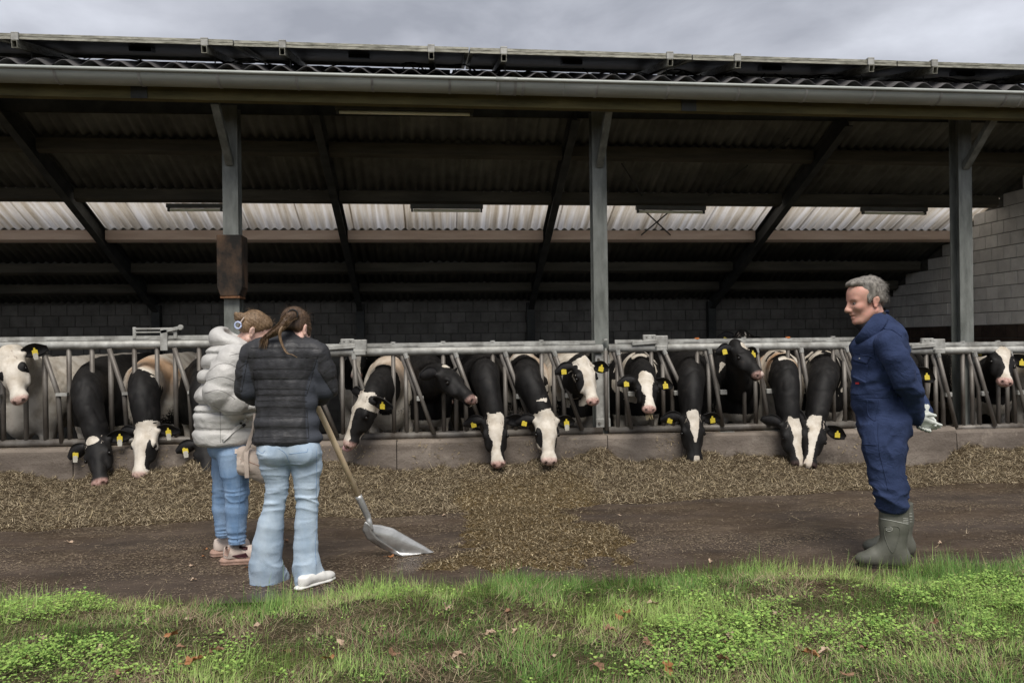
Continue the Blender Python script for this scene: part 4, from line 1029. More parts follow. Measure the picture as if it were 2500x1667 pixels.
def feed_h(X, Y):
    P = np.c_[X, Y, 0 * X]
    ht = np.interp(X, tx, tz); yf = np.interp(X, fx, fy) + vnoise(P, 2.2, 3) * .12
    s_ = np.clip((7.90 - Y) / (7.90 - yf), 0, 1.6)
    base = ht * np.clip(1 - s_ ** 1.55, -.15, 1) + (vnoise(P, 3.2) * .045 + vnoise(P, 8.5, 7) * .026 + vnoise(P, 22, 2) * .016) * np.clip(1.15 - s_, 0, 1) * 1.2
    rx_ = np.interp(Y, [s2_.y - .2, s2_.y, sc_.y, 7.2], [.95, .92, .66, .62])
    cxs = np.interp(Y, [s2_.y, sc_.y, 7.2], [s2_.x, sc_.x + .02, sc_.x + .05]) + vnoise(P, 2.6, 44) * .16
    q = np.sqrt(((X - cxs) / rx_) ** 2 + np.clip((s2_.y + .05 - Y) / .30, 0, 9) ** 2)
    spill = np.clip(1 - q ** 2 + vnoise(P, 5, 5) * .40 + vnoise(P, 14, 6) * .2, 0, 1) * np.interp(Y, [s2_.y - .3, s2_.y + .3, 7.0, 7.6], [.022, .06, .05, 0]) * np.clip(1 + vnoise(P, 6, 1) * .5, .3, 2)
    return np.maximum(base, -.02) + spill, spill
gx = np.arange(-7, 8.2, .03); gy = np.arange(4.75, 7.915, .03)
GX, GY = np.meshgrid(gx, gy, indexing='ij')
hz, spl = feed_h(GX.ravel(), GY.ravel())
VV = np.c_[GX.ravel(), GY.ravel(), hz - .012]
ii, jj = np.meshgrid(np.arange(len(gx) - 1), np.arange(len(gy) - 1), indexing='ij'); a_ = (ii * len(gy) + jj).ravel()
FF = np.c_[a_, a_ + len(gy), a_ + len(gy) + 1, a_ + 1]
keep = (hz[FF] > .002).any(1)
mf = Mat('feed_base'); vf = mf.noise(60, 5, 0.7); vf2 = mf.noise(5, 4, 0.6)
mf.set(base=mf.mix(mf.attr('spill'), mf.ramp(mf.math('ADD', vf, mf.math('MULTIPLY', vf2, .3)), [(0.45, (0.018, 0.012, 0.007)), (0.75, (0.085, 0.062, 0.036)), (0.9, (0.18, 0.14, 0.085))]), mf.ramp(vf, [(0.3, (0.045, 0.030, 0.013)), (0.7, (0.17, 0.12, 0.055))])), rough=0.95, spec=0.1); mf.bump(vf, .8, .02)
used = np.unique(FF[keep]); remap = np.full(len(VV), -1); remap[used] = np.arange(len(used))
feed = np_mesh('feed_heap', VV[used], remap[FF[keep]], mf.m, None, True, dict(spill=np.clip(spl[used] * 30, 0, 1)))
tag(feed, 'long brown heap of silage and straw along the kerb, spilling onto the yard', 'feed', kind='stuff')

def strips(name, base, d, up, L, W, bend, col, mat, segs=2, parent=None):
    """many thin blades: base (n,3), d unit direction, up bend direction"""
    n = len(base); sd = np.cross(d, up); ln = np.linalg.norm(sd, axis=1, keepdims=True); sd = np.where(ln > 1e-4, sd / np.maximum(ln, 1e-6), np.array([[1.0, 0, 0]]))
    V = []; 
    for i in range(segs + 1):
        t = i / segs; c = base + d * (L * t)[:, None] + up * (bend * L * t * t)[:, None]
        w = (W * (1 - t ** 1.6) + W * .06)[:, None] if segs > 1 else W[:, None]
        V += [c - sd * w, c + sd * w]
    V = np.stack(V, 1).reshape(-1, 3); k = 2 * (segs + 1); o = np.arange(n) * k
    F = np.concatenate([np.stack([o + 2 * i, o + 2 * i + 1, o + 2 * i + 3, o + 2 * i + 2], 1) for i in range(segs)])
    return np_mesh(name, V, F, mat, parent, False, dict(tint=np.repeat(col, k, 0)))
def unit(a): return a / np.maximum(np.linalg.norm(a, axis=1, keepdims=True), 1e-6)
def leafmat(name, rough=0.6, trans=0.25, spec=0.3):
    m_ = Mat(name); c = m_.attr('tint', 'Color'); m_.set(base=c, rough=rough, spec=spec)
    if trans:
        t = m_.n('ShaderNodeBsdfTranslucent'); m_.l(c, t.inputs[0]); x = m_.n('ShaderNodeMixShader'); x.inputs[0].default_value = trans
        m_.l(m_.b.outputs[0], x.inputs[1]); m_.l(t.outputs[0], x.inputs[2]); m_.l(x.outputs[0], m_.out.inputs['Surface'])
    return m_.m
M['straw'] = leafmat('straw', 0.75, 0.0, 0.15); M['blade'] = leafmat('grass_blade', 0.5, 0.3); M['leafy'] = leafmat('green_leaf', 0.5, 0.25)
# straw on the heap
N = 420000
X = rng.uniform(-5.2, 6.6, N); Y = rng.uniform(4.8, 7.90, N)
h_, s_ = feed_h(X, Y)
prob = np.clip(h_ * 30, 0, 1); dens = np.where(h_ > .004, .30 + .7 * prob, .012)
kp = rng.random(N) < dens; X, Y, h_, s_ = X[kp], Y[kp], h_[kp], s_[kp]; n = len(X); fresh = s_ > .006
e_ = .02; gxn = (feed_h(X + e_, Y)[0] - h_) / e_; gyn = (feed_h(X, Y + e_)[0] - h_) / e_
nr = unit(np.c_[-np.clip(gxn, -1.5, 1.5), -np.clip(gyn, -1.5, 1.5), np.ones(n)])
ang = rng.uniform(0, 2 * np.pi, n); d = np.c_[np.cos(ang), np.sin(ang), np.zeros(n)]
d = unit(d - nr * (d * nr).sum(1, keepdims=True) + nr * rng.normal(.10, .22, n)[:, None])
L = np.where(fresh, rng.uniform(.010, .035, n), rng.uniform(.015, .055, n)); big = rng.random(n) < .035; L = np.where(big & ~fresh, rng.uniform(.05, .12, n), L)
W = np.where(fresh, rng.uniform(.0012, .0030, n), rng.uniform(.0007, .0020, n)); W = np.where(big, W * 1.1, W)
b = rng.random(n)[:, None]
old_c = np.where(b < .45, np.array([[.090, .068, .042]]), np.where(b < .76, np.array([[.22, .172, .11]]), np.array([[.47, .39, .265]])))
fr_c = np.where(b < .42, np.array([[.080, .058, .032]]), np.where(b < .82, np.array([[.205, .157, .092]]), np.array([[.42, .345, .22]])))
col = np.where(fresh[:, None], fr_c, old_c); col = np.where((big & ~fresh)[:, None], np.array([[.34, .275, .165]]), col) * rng.uniform(.5, 1.45, n)[:, None]
so = strips('feed_straw', np.c_[X, Y, np.maximum(h_, 0) + .002 - .004 * (h_ > .004)], d, nr, L, W, rng.normal(0, .25, n), col, M['straw'], 2)
tag(so, 'loose straw and chopped silage strewn over the feed heap', 'feed', kind='stuff')
# bits left on the kerb
N = 2600
X = rng.uniform(-4.6, 5.8, N); onface = rng.random(N) < .45; tt = rng.random(N) ** .5
Y = np.where(onface, 7.899, rng.uniform(7.93, 8.18, N)); Z = np.where(onface, .12 + .33 * tt, KT + .006); ang = rng.uniform(0, 2 * np.pi, N)
d = np.where(onface[:, None], np.c_[np.cos(ang), np.full(N, -.1), np.sin(ang)], np.c_[np.cos(ang), np.sin(ang), np.full(N, .05)])
kp = ~onface | (vnoise(np.c_[X, Y, Z], 2.2, 3) > .05)
kl = strips('kerb_litter', np.c_[X, Y, Z][kp], unit(d[kp]), np.where(onface[:, None], [[0, -1.0, 0]], [[0, 0, 1.0]])[kp], rng.uniform(.006, .03, N)[kp], rng.uniform(.0012, .0035, N)[kp], np.zeros(kp.sum()), (np.array([[.34, .27, .17]]) * rng.uniform(.4, 1.3, N)[:, None])[kp], M['straw'], 1)
tag(kl, 'chaff and straw crumbs stuck to the feed kerb', 'litter', kind='stuff')
# crumbs on the yard
N = 150000
X = rng.uniform(-5, 6, N); Y = rng.uniform(4.75, 7.2, N); P_ = np.c_[X * .35, Y, 0 * X]
kp = (rng.random(N) < np.clip(.34 + vnoise(P_, 3.4, 4) * .8 + vnoise(P_, 11, 5) * .4, .04, 1)) & (feed_h(X, Y)[0] < .004); X, Y = X[kp], Y[kp]; n = len(X)
ang = rng.uniform(0, 2 * np.pi, n); d = np.c_[np.cos(ang), np.sin(ang) * .6, np.zeros(n)]
yl = strips('yard_litter', np.c_[X, Y, np.full(n, .004)], unit(d), np.tile([[0, 0, 1.0]], (n, 1)), rng.uniform(.004, .013, n) * np.where(rng.random(n) < .05, 3, 1), rng.uniform(.0016, .0040, n), np.zeros(n), np.array([[.30, .235, .165]]) * rng.uniform(.25, 1.3, n)[:, None], M['straw'], 1)
tag(yl, 'pale chaff and crumbs scattered over the wet yard', 'litter', kind='stuff')

# ---- verge
ed_px = [(-900, 1480), (0, 1478), (200, 1462), (420, 1470), (640, 1478), (800, 1462), (900, 1440), (1100, 1436), (1250, 1420), (1400, 1420), (1560, 1418), (1700, 1400), (1850, 1392), (2000, 1392), (2150, 1420), (2260, 1394), (2380, 1390), (2500, 1368), (3300, 1350)]
ep = [gnd(a, b) for a, b in ed_px]; ex = np.array([p.x for p in ep]); ey = np.array([p.y for p in ep])
def edge_y(X): return np.interp(X, ex, ey) + vnoise(np.c_[X, 0 * X, 0 * X], 4.0, 9) * .05
def verge_z(X, Y):
    t = np.clip((edge_y(X) - Y) / .45, 0, 1); P = np.c_[X, Y, 0 * X]
    return -.012 + .055 * t * t * (3 - 2 * t) + (vnoise(P, 2.5, 2) * .018 + vnoise(P, 7, 5) * .010) * t + .03 * np.clip((4.4 - Y) / 1.5, 0, 1)
vx = np.arange(-8, 9.6, .06); vy = np.arange(-3.0, 5.6, .06); GX, GY = np.meshgrid(vx, vy, indexing='ij')
vz = verge_z(GX.ravel(), GY.ravel()); vz = np.where(GY.ravel() > edge_y(GX.ravel()) + .05, -.02, vz)
ii, jj = np.meshgrid(np.arange(len(vx) - 1), np.arange(len(vy) - 1), indexing='ij'); a_ = (ii * len(vy) + jj).ravel()
FF = np.c_[a_, a_ + len(vy), a_ + len(vy) + 1, a_ + 1]; FF = FF[(vz[FF] > -.015).any(1)]
mv = Mat('thatch_soil'); tv = mv.noise(55, 6, .7, mv.coord((1, 1, 1))); tv2 = mv.noise(4, 4, .6)
mv.set(base=mv.mix(mv.ramp(tv2, [(.4, 0.0), (.65, 1.0)]), mv.ramp(tv, [(.35, (.045, .031, .019)), (.7, (.16, .12, .072))]), mv.ramp(tv, [(.35, (.035, .038, .016)), (.7, (.10, .105, .045))])), rough=.95, spec=.1); mv.bump(tv, .9, .03)
vo_ = np_mesh('verge', np.c_[GX.ravel(), GY.ravel(), vz], FF, mv.m, None, True); tag(vo_, 'rough grass verge at the edge of the yard', kind='structure')
def dens_at(X, Y):
    """how lush the grass is, 0..1: thin and brown towards the girls, thick towards the farmer"""
    P = np.c_[X, Y, 0 * X]; g = np.interp(X, [-2.6, -1.2, -.2, .6, 1.8, 4], [.74, .64, .72, .84, .95, 1.0])
    rim = np.exp(-((edge_y(X) - Y - .12) / .16) ** 2)
    return np.clip(g + .55 * vnoise(P, 2.3, 6) + .25 * vnoise(P, 6, 8) + .35 * rim, .22, 1.3)
def in_view(X, Y, m=.25):
    D = Y * math.cos(YAW) + X * math.sin(YAW); lat = X * math.cos(YAW) - Y * math.sin(YAW)
    return (np.abs(lat) < .64 * D + .7) & (Y > 2.3)
def grass(N, kind):
    X = rng.uniform(-4.5, 5.6, N); Y = rng.uniform(2.3, 5.6, N); ok = (Y < edge_y(X) + .03) & in_view(X, Y); X, Y = X[ok], Y[ok]
    dn = dens_at(X, Y)
    if kind == 'green': kp = rng.random(len(X)) < dn * .9
    elif kind == 'tall': kp = rng.random(len(X)) < np.clip((dn - .55) * .5, 0, 1)
    else: kp = rng.random(len(X)) < np.clip(1.1 - dn * .75, .12, 1)
    X, Y, dn = X[kp], Y[kp], dn[kp]; n = len(X); z = verge_z(X, Y); P = np.c_[X, Y, 0 * X]
    rim = np.exp(-((edge_y(X) - Y - .10) / .14) ** 2)
    # blades lean together in tufts
    ang = vnoise(P, 5.5, 12) * 3.4 + rng.normal(0, .9, n)
    if kind == 'dead':
        ln = rng.uniform(1.0, 1.5, n); L = rng.uniform(.04, .12, n); W = rng.uniform(.0005, .0011, n)
        c = np.where(rng.random(n)[:, None] < .6, np.array([[.24, .175, .11]]), np.array([[.46, .37, .24]])) * rng.uniform(.4, 1.2, n)[:, None]; bend = rng.normal(-.1, .2, n)
    else:
        ln = np.abs(rng.normal(.50, .34, n)); L = rng.uniform(.03, .085, n) * (.65 + .5 * dn) * (1 + .75 * rim) * (1.0 + .35 * vnoise(P, 3, 4)); W = rng.uniform(.0007, .0017, n)
        if kind == 'tall': L = L * 1.4; W *= 1.1; ln *= .7
        hue = np.clip(vnoise(P, 1.8, 15) * .8 + rng.normal(.45, .35, n), 0, 1)[:, None]
        c = (np.array([[.14, .27, .06]]) * (1 - hue) + np.array([[.40, .55, .16]]) * hue) * rng.uniform(.65, 1.35, n)[:, None]
        dry = rng.random(n)[:, None] < .10; c = np.where(dry, np.array([[.30, .25, .12]]), c); bend = rng.uniform(-.65, -.05, n)
    d = unit(np.c_[np.cos(ang) * np.sin(ln), np.sin(ang) * np.sin(ln), np.cos(ln)])
    o = strips('grass' if kind != 'dead' else 'dead_grass', np.c_[X, Y, z + (.004 if kind != 'dead' else rng.uniform(.002, .03, n))], d, np.tile([[0, 0, 1.0]], (n, 1)), L, W, bend, c, M['blade'] if kind != 'dead' else M['straw'], 3 if kind != 'dead' else 2)
    return o, n
o, n1 = grass(230000, 'green'); tag(o, 'green grass blades growing on the verge', 'grass', kind='stuff')
o, n2 = grass(80000, 'tall'); tag(o, 'taller grass tufts along the edge of the yard', 'grass', kind='stuff')
o, n3 = grass(120000, 'dead'); tag(o, 'dry brown thatch between the green plants', 'dead grass', kind='stuff')
# chickweed and clover: small stems with rounded leaves
def leafy(N, seed_px, size, cols, name, label):
    X = rng.uniform(-4.2, 5.2, N); Y = rng.uniform(2.3, 5.3, N); ok = (Y < edge_y(X) - .03) & in_view(X, Y); X, Y = X[ok], Y[ok]; P = np.c_[X, Y, 0 * X]
    m_ = vnoise(P, 2.0, 31) * .6 + vnoise(P, 5.5, 33) * .55 - .50
    for (px, py, r, w) in seed_px:
        g = gnd(px, py); m_ += .75 * w * np.exp(-(((X - g.x) / r) ** 2 + ((Y - g.y) / (r * .8)) ** 2))
    kp = rng.random(len(X)) < np.clip(m_ * 1.7, .022, 1); X, Y, m_ = X[kp], Y[kp], m_[kp]; z = verge_z(X, Y); n = len(X)
    hgt = rng.uniform(.015, .055, n) * (1 + .8 * np.clip(m_, 0, 1))
    per = 6; X, Y, z, hgt = [np.repeat(a, per) for a in (X, Y, z, hgt)]; k = np.tile(np.arange(per), n); n = len(X)
    ang = k * 2.4 + np.repeat(rng.uniform(0, 6.28, n // per), per); out_ = np.c_[np.cos(ang), np.sin(ang), rng.uniform(-.15, .45, n)]; out_ = unit(out_)
    rad = rng.uniform(.004, .018, n); c0 = np.c_[X + np.cos(ang) * rad, Y + np.sin(ang) * rad, z + hgt * (.5 + .1 * k)]
    up = unit(np.c_[rng.normal(0, .28, n), rng.normal(0, .28, n) - .12, np.ones(n)]); sd = unit(np.cross(out_, up))
    S = (size[0] + (size[1] - size[0]) * np.repeat(rng.random(n // per) ** 2, per) * rng.uniform(.7, 1, n))[:, None]; fold = rng.uniform(.05, .35, n)[:, None] * S
    V = np.stack([c0, c0 + out_ * S * .45 + sd * S * .55 + up * fold, c0 + out_ * S * 1.05 + sd * S * .42 + up * fold * .7, c0 + out_ * S * 1.35, c0 + out_ * S * 1.05 - sd * S * .42 + up * fold * .7, c0 + out_ * S * .45 - sd * S * .55 + up * fold], 1).reshape(-1, 3)
    o_ = np.arange(n) * 6; F = np.concatenate([np.stack([o_, o_ + 1, o_ + 2, o_ + 3], 1), np.stack([o_, o_ + 3, o_ + 4, o_ + 5], 1)])
    h_ = np.clip(rng.normal(.5, .3, n), 0, 1)[:, None]; c = (np.array([cols[0]]) * (1 - h_) + np.array([cols[1]]) * h_) * rng.uniform(.75, 1.25, n)[:, None]
    o = np_mesh(name, V, F, M['leafy'], None, False, dict(tint=np.repeat(c, 6, 0))); tag(o, label, 'weeds', kind='stuff'); return n
seeds = [(60, 1500, .34, 1.5), (150, 1520, .28, 1.2), (250, 1640, .45, 1.2), (390, 1500, .14, 1.3), (120, 1650, .3, 1.2), (560, 1640, .2, .9), (960, 1470, .16, 1.2), (1070, 1470, .18, 1.2), (330, 1500, .15, .6), (1330, 1570, .12, .6), (1480, 1440, .12, .8), (1620, 1490, .22, 1.1), (1700, 1440, .22, 1.0), (1800, 1560, .3, .8), (1900, 1650, .4, .9), (2050, 1480, .25, .8), (2380, 1470, .25, 1.0), (2450, 1500, .3, .9), (1260, 1640, .2, .7), (1700, 1620, .3, .8), (2350, 1620, .4, .5)]
n4 = leafy(42000, seeds, (.005, .0165), ((.17, .32, .065), (.40, .56, .14)), 'weed_leaves', 'low chickweed and clover with small round leaves on the verge')
print('GRASS', n1, n2, n3, n4)
# fallen oak leaves
def oak_mesh(seed):
    r_ = random.Random(seed); n = 22; pts = []
    for i in range(n):
        a = 2 * math.pi * i / n; lob = .72 + .28 * math.cos(a * 7 + seed); x = math.cos(a) * .045 * (1 if math.cos(a) > 0 else .9); y = math.sin(a) * .026 * lob
        pts.append((x * (.85 + .15 * lob), y, .010 * math.sin(a * 2 + seed) + r_.uniform(-.003, .003) + .008 * abs(math.sin(a)) * r_.uniform(-.5, 1.5)))
    m_ = MB(); mid = [(-.052, 0, 0.004), (-.02, 0, -.002), (.012, 0, 0.001), (.040, 0, .004)]
    vs = pts + [(0, 0, -.004)]; m_.add(vs, [(i, (i + 1) % n, n) for i in range(n)])
    m_.tube([(-.043, 0, .0), (-.066, .004, .006)], .0012, 4); return m_.mesh('fallen_leaf')
lm = {}
for nm, c1, c2 in (('tan', (.36, .25, .17), (.52, .40, .30)), ('orange', (.25, .105, .04), (.38, .18, .075)), ('brown', (.16, .085, .05), (.30, .17, .10))): lm[nm] = dirty('leaf_' + nm, c1, c2, 40, .65, 0, .3, 90)
leaf_px = [(101, 1556, 't'), (237, 1585, 't'), (419, 1549, 'o'), (443, 1580, 'b'), (473, 1612, 'o'), (524, 1590, 'b'), (622, 1529, 't'), (600, 1493, 'b'), (802, 1605, 'o'), (831, 1567, 't'), (358, 1518, 't'), (464, 1511, 't'), (961, 1594, 'b'), (1091, 1482, 't'), (1197, 1545, 't'), (1259, 1541, 't'), (1349, 1603, 't'), (1243, 1493, 'b'), (1526, 1493, 'o'), (1512, 1507, 'o'), (1582, 1569, 'b'), (1595, 1473, 't'), (1490, 1536, 'b'), (1631, 1630, 'o'), (1458, 1625, 'b'), (2196, 1413, 't'), (2178, 1435, 't'), (2210, 1431, 't'), (1896, 1495, 't'), (1780, 1552, 't'), (1767, 1572, 'b'), (1762, 1608, 'b'), (1977, 1594, 'o'), (2015, 1590, 't'), (2109, 1581, 'b'), (2069, 1646, 'b'), (2279, 1520, 'b'), (700, 1590, 'b'), (300, 1640, 'b'), (60, 1610, 'b'), (1120, 1600, 't')]
yard_px = [(170, 1323, 't'), (502, 1341, 'o'), (497, 1358, 'o'), (470, 1381, 't'), (473, 1415, 't'), (605, 1386, 'o'), (1084, 1258, 't'), (952, 1358, 'o'), (1515, 1258, 't'), (1735, 1370, 't'), (2295, 1325, 't'), (700, 1320, 'b')]
word = dict(t='pale tan', o='orange', b='brown'); key = dict(t='tan', o='orange', b='brown')
oaks = [oak_mesh(s) for s in range(9)]
cache = {}
for lst, where in ((leaf_px, 'lying on the grass verge'), (yard_px, 'lying on the bare wet yard')):
    for i, (px, py, c) in enumerate(lst):
        q = gnd(px, py); zz_ = float(verge_z(np.array([q.x]), np.array([q.y]))[0]) + .035 if lst is leaf_px else .008
        q = gnd(px, py, zz_)
        k = (i % 9, c)
        if k not in cache: cache[k] = oaks[k[0]].copy(); cache[k].materials.clear(); cache[k].materials.append(lm[key[c]])
        o = bpy.data.objects.new('fallen_leaf', cache[k]); COL.objects.link(o)
        o.location = (q.x, q.y, zz_ + .004); s_ = rnd.uniform(.6, 1.0) if lst is leaf_px else rnd.uniform(.4, .65); o.scale = (s_,) * 3
        o.rotation_euler = (rnd.uniform(-.5, .6), rnd.uniform(-.5, .5), rnd.uniform(0, 6.3)) if lst is leaf_px else (rnd.uniform(-.1, .1), rnd.uniform(-.1, .1), rnd.uniform(0, 6.3))
        zone = [(330, 'left of the girls'), (640, 'in front of the girls'), (900, 'below the shovel side of the girls'), (1160, 'in front of the shovel'), (1420, 'in front of the spilled feed'), (1640, 'right of the spilled feed'), (1900, 'midway between spilled feed and farmer'), (2130, 'in front of the farmer\'s toes'), (2600, 'beside the farmer\'s heels')]
        zn = next(t for x_, t in zone if px < x_)
        tag(o, '%s fallen oak leaf %s %s' % (word[c], 'on the grass' if lst is leaf_px else 'on the bare yard', zn), 'leaf', 'fallen oak leaves')
# ================================================================== PEOPLE
from mathutils.bvhtree import BVHTree
def cloth(name, c1, c2, rough=.85, bump=.15, bscale=220, scale=7, spec=.2, sheen=0.0, stretch=(1, 1, 1), fold=0.0, fscale=(9, 9, 16)):
    m_ = Mat(name); col = m_.ramp(m_.noise(scale, 5, .6, m_.coord(stretch)), [(.33, c1), (.68, c2)]); m_.set(base=col, rough=rough, spec=spec); m_.b.inputs['Sheen Weight'].default_value = sheen
    hgt = m_.math('ADD', m_.noise(bscale, 3, .6), m_.math('MULTIPLY', m_.noise(28, 4, .6), 1.4))
    if fold:
        # creases: narrow ridges of a twisted noise
        n1 = m_.noise(1.0, 3, .55, m_.coord(fscale), 1.6); r1 = m_.math('POWER', m_.math('SUBTRACT', 1.0, m_.math('ABSOLUTE', m_.math('MULTIPLY', m_.math('SUBTRACT', n1, .5), 5.0))), 2.0)
        r1 = m_.math('MAXIMUM', r1, 0.0)
        hgt = m_.math('ADD', m_.math('MULTIPLY', hgt, .25), m_.math('MULTIPLY', r1, fold))
        m_.bump(hgt, .75, .012)
    else: m_.bump(hgt, bump, .006)
    return m_.m
M['coverall'] = cloth('navy_cotton', (.019, .030, .072), (.032, .048, .110), .9, .4, fold=.22, fscale=(6, 6, 9))
M['collar_dark'] = cloth('dark_knit', (.018, .016, .018), (.032, .028, .03))
M['boot'] = cloth('olive_rubber', (.074, .075, .060), (.128, .128, .104), .55, .12, 60, 9, .4)
M['boot_mark'] = dirty('boot_print', (.36, .36, .32), (.46, .46, .42), 30, .6)
M['sole'] = dirty('muddy_sole', (.012, .010, .008), (.035, .026, .018), 30, .9, 0, .5, 60)
M['glove'] = cloth('leather_glove', (.44, .46, .42), (.66, .68, .64), .8, .25)
M['puffer'] = cloth('silver_nylon', (.43, .415, .395), (.55, .54, .515), .45, .38, 40, 5, .4, fold=.10, fscale=(7, 7, 9))
M['denim'] = cloth('light_denim', (.32, .41, .515), (.47, .56, .65), .9, .3, 380, 9, .15, 0, (1, 1, .5))
M['denim2'] = cloth('blue_denim', (.15, .25, .41), (.31, .43, .60), .9, .3, 380, 8, .15, 0, (1, 1, .5))
M['white_shoe'] = cloth('white_leather', (.60, .59, .56), (.74, .73, .70), .5, .08)
M['sneaker'] = cloth('cream_leather', (.55, .45, .39), (.70, .60, .53), .5, .08)
M['sneaker_sole'] = dirty('pink_rubber', (.32, .20, .15), (.46, .31, .25), 20, .7, 0, .2, 60)
M['maroon'] = cloth('maroon_leather', (.06, .02, .025), (.10, .035, .04), .5)
M['bag'] = cloth('beige_nylon', (.46, .38, .32), (.60, .51, .44), .75, .15, 150)
M['wood'] = dirty('ash_handle', (.70, .53, .33), (.86, .70, .48), 5, .5, 0, .08, 60, (6, 6, .8))
M['alu'] = dirty('scoop_aluminium', (.33, .33, .32), (.55, .55, .54), 6, .38, .6, .15, 40, (1, 1, 1))
M['red'] = dirty('red_label', (.55, .03, .04), (.65, .05, .06), 30, .7)
M['snap'] = dirty('snap', (.6, .6, .6), (.7, .7, .7), 10, .3, .5)
mj = Mat('black_jacket'); sv = mj.attr('side'); 
mj.set(base=mj.mix(sv, mj.ramp(mj.noise(12, 5, .6), [(.3, (.022, .022, .024)), (.7, (.044, .044, .048))]), (.050, .055, .068)), rough=mj.ramp(sv, [(0, .48), (1, .85)]), spec=.3)
mj.bump(mj.math('ADD', mj.noise(45, 4, .65, mj.coord((.6, .6, 1.4))), mj.noise(16, 3, .6)), .35, .008); M['jacket'] = mj.m
def skin(name, c, red):
    m_ = Mat(name); f = m_.noise(13, 5, .65); col = m_.ramp(f, [(.36, c), (.64, red)]); m_.set(base=col, rough=.5, spec=.4); m_.b.inputs['Subsurface Weight'].default_value = .12
    m_.b.inputs['Subsurface Radius'].default_value = (.012, .005, .003); m_.bump(m_.noise(120, 3, .6), .08, .004); return m_
ms_ = skin('weathered_skin', (.50, .30, .225), (.60, .30, .235))
# grey stubble on the jaw keeps to the skin by a painted-in attribute
M['skin_man'] = ms_.m; M['skin_girl'] = skin('fair_skin', (.60, .41, .33), (.64, .40, .33)).m
def hairmat(name, c1, c2, sc=60):
    m_ = Mat(name); f = m_.noise(sc, 4, .7, m_.coord((1, 1, .35))); m_.set(base=m_.ramp(f, [(.3, c1), (.7, c2)]), rough=.45, spec=.4); m_.bump(f, .8, .01); return m_.m
M['hair_grey'] = hairmat('grey_hair', (.060, .053, .045), (.29, .265, .23)); M['hair_brown'] = hairmat('brown_hair', (.035, .020, .012), (.125, .075, .042)); M['hair_light'] = hairmat('light_brown_hair', (.10, .06, .032), (.26, .17, .095))
M['white_eye'] = dirty('eye_white', (.30, .25, .22), (.36, .31, .28), 10, .3)

def obj_bvh(o):
    me = o.data; v = np.empty(len(me.vertices) * 3, np.float32); me.vertices.foreach_get('co', v); v = v.reshape(-1, 3)
    return BVHTree.FromPolygons([tuple(p) for p in v], [tuple(p.vertices) for p in me.polygons])
def patch(name, bvh, quad, mat, parent, off=.004, th=.004, n=(8, 6), Y0=3.5):
    """a flat piece lying on a garment: four corners given in photo pixels, dropped onto the surface"""
    a, b, c, d = [np.array(q, float) for q in quad]; G_ = []
    for i in range(n[0] + 1):
        for j in range(n[1] + 1):
            s_, t_ = i / n[0], j / n[1]; q = (a * (1 - s_) + b * s_) * (1 - t_) + (d * (1 - s_) + c * s_) * t_
            o_ = at(q[0], q[1], Y0); dr = (o_ - Vector((0, 0, EYE))).normalized(); h_, nr_, *_ = bvh.ray_cast(o_, dr, 4)
            if h_ is None: h_ = G_[-1] if G_ else o_ + dr; nr_ = -dr
            if nr_.dot(dr) > 0: nr_ = -nr_
            G_.append(h_ + (nr_ * .5 - dr * .5) * off)
    N_ = len(G_); dr = CF; V = G_ + [p + Vector(dr) * (th + off * .6) for p in G_]; w = n[1] + 1; F = []
    for i in range(n[0]):
        for j in range(n[1]):
            k = i * w + j; F.append((k, k + 1, k + w + 1, k + w)); F.append((N_ + k, N_ + k + w, N_ + k + w + 1, N_ + k + 1))
    for i in range(n[0]):
        for j in (0, n[1]): k = i * w + j; F.append((k, k + w, N_ + k + w, N_ + k))
    for j in range(n[1]):
        for i in (0, n[0]): k = i * w + j; F.append((k, N_ + k, N_ + k + 1, k + 1))
    return MB().add([tuple(p) for p in V], F).build(name, mat, parent, True)
def seam(name, bvh, pts, mat, parent, r=.0025, off=.001, Y0=3.5, n=10):
    out_ = []
    P2 = smooth_pts([(p[0], p[1], 0) for p in pts], n) if len(pts) > 2 else [np.array((pts[0][0] + (pts[1][0] - pts[0][0]) * t, pts[0][1] + (pts[1][1] - pts[0][1]) * t, 0)) for t in np.linspace(0, 1, n)]
    for q in P2:
        o_ = at(q[0], q[1], Y0); dr = (o_ - Vector((0, 0, EYE))).normalized(); h_, *_ = bvh.ray_cast(o_, dr, 4)
        if h_ is not None and (not out_ or (h_ - out_[-1]).length < .12): out_.append(h_ - dr * off)
    if len(out_) > 1: return MB().tube(out_, r, 5).build(name, mat, parent, True)
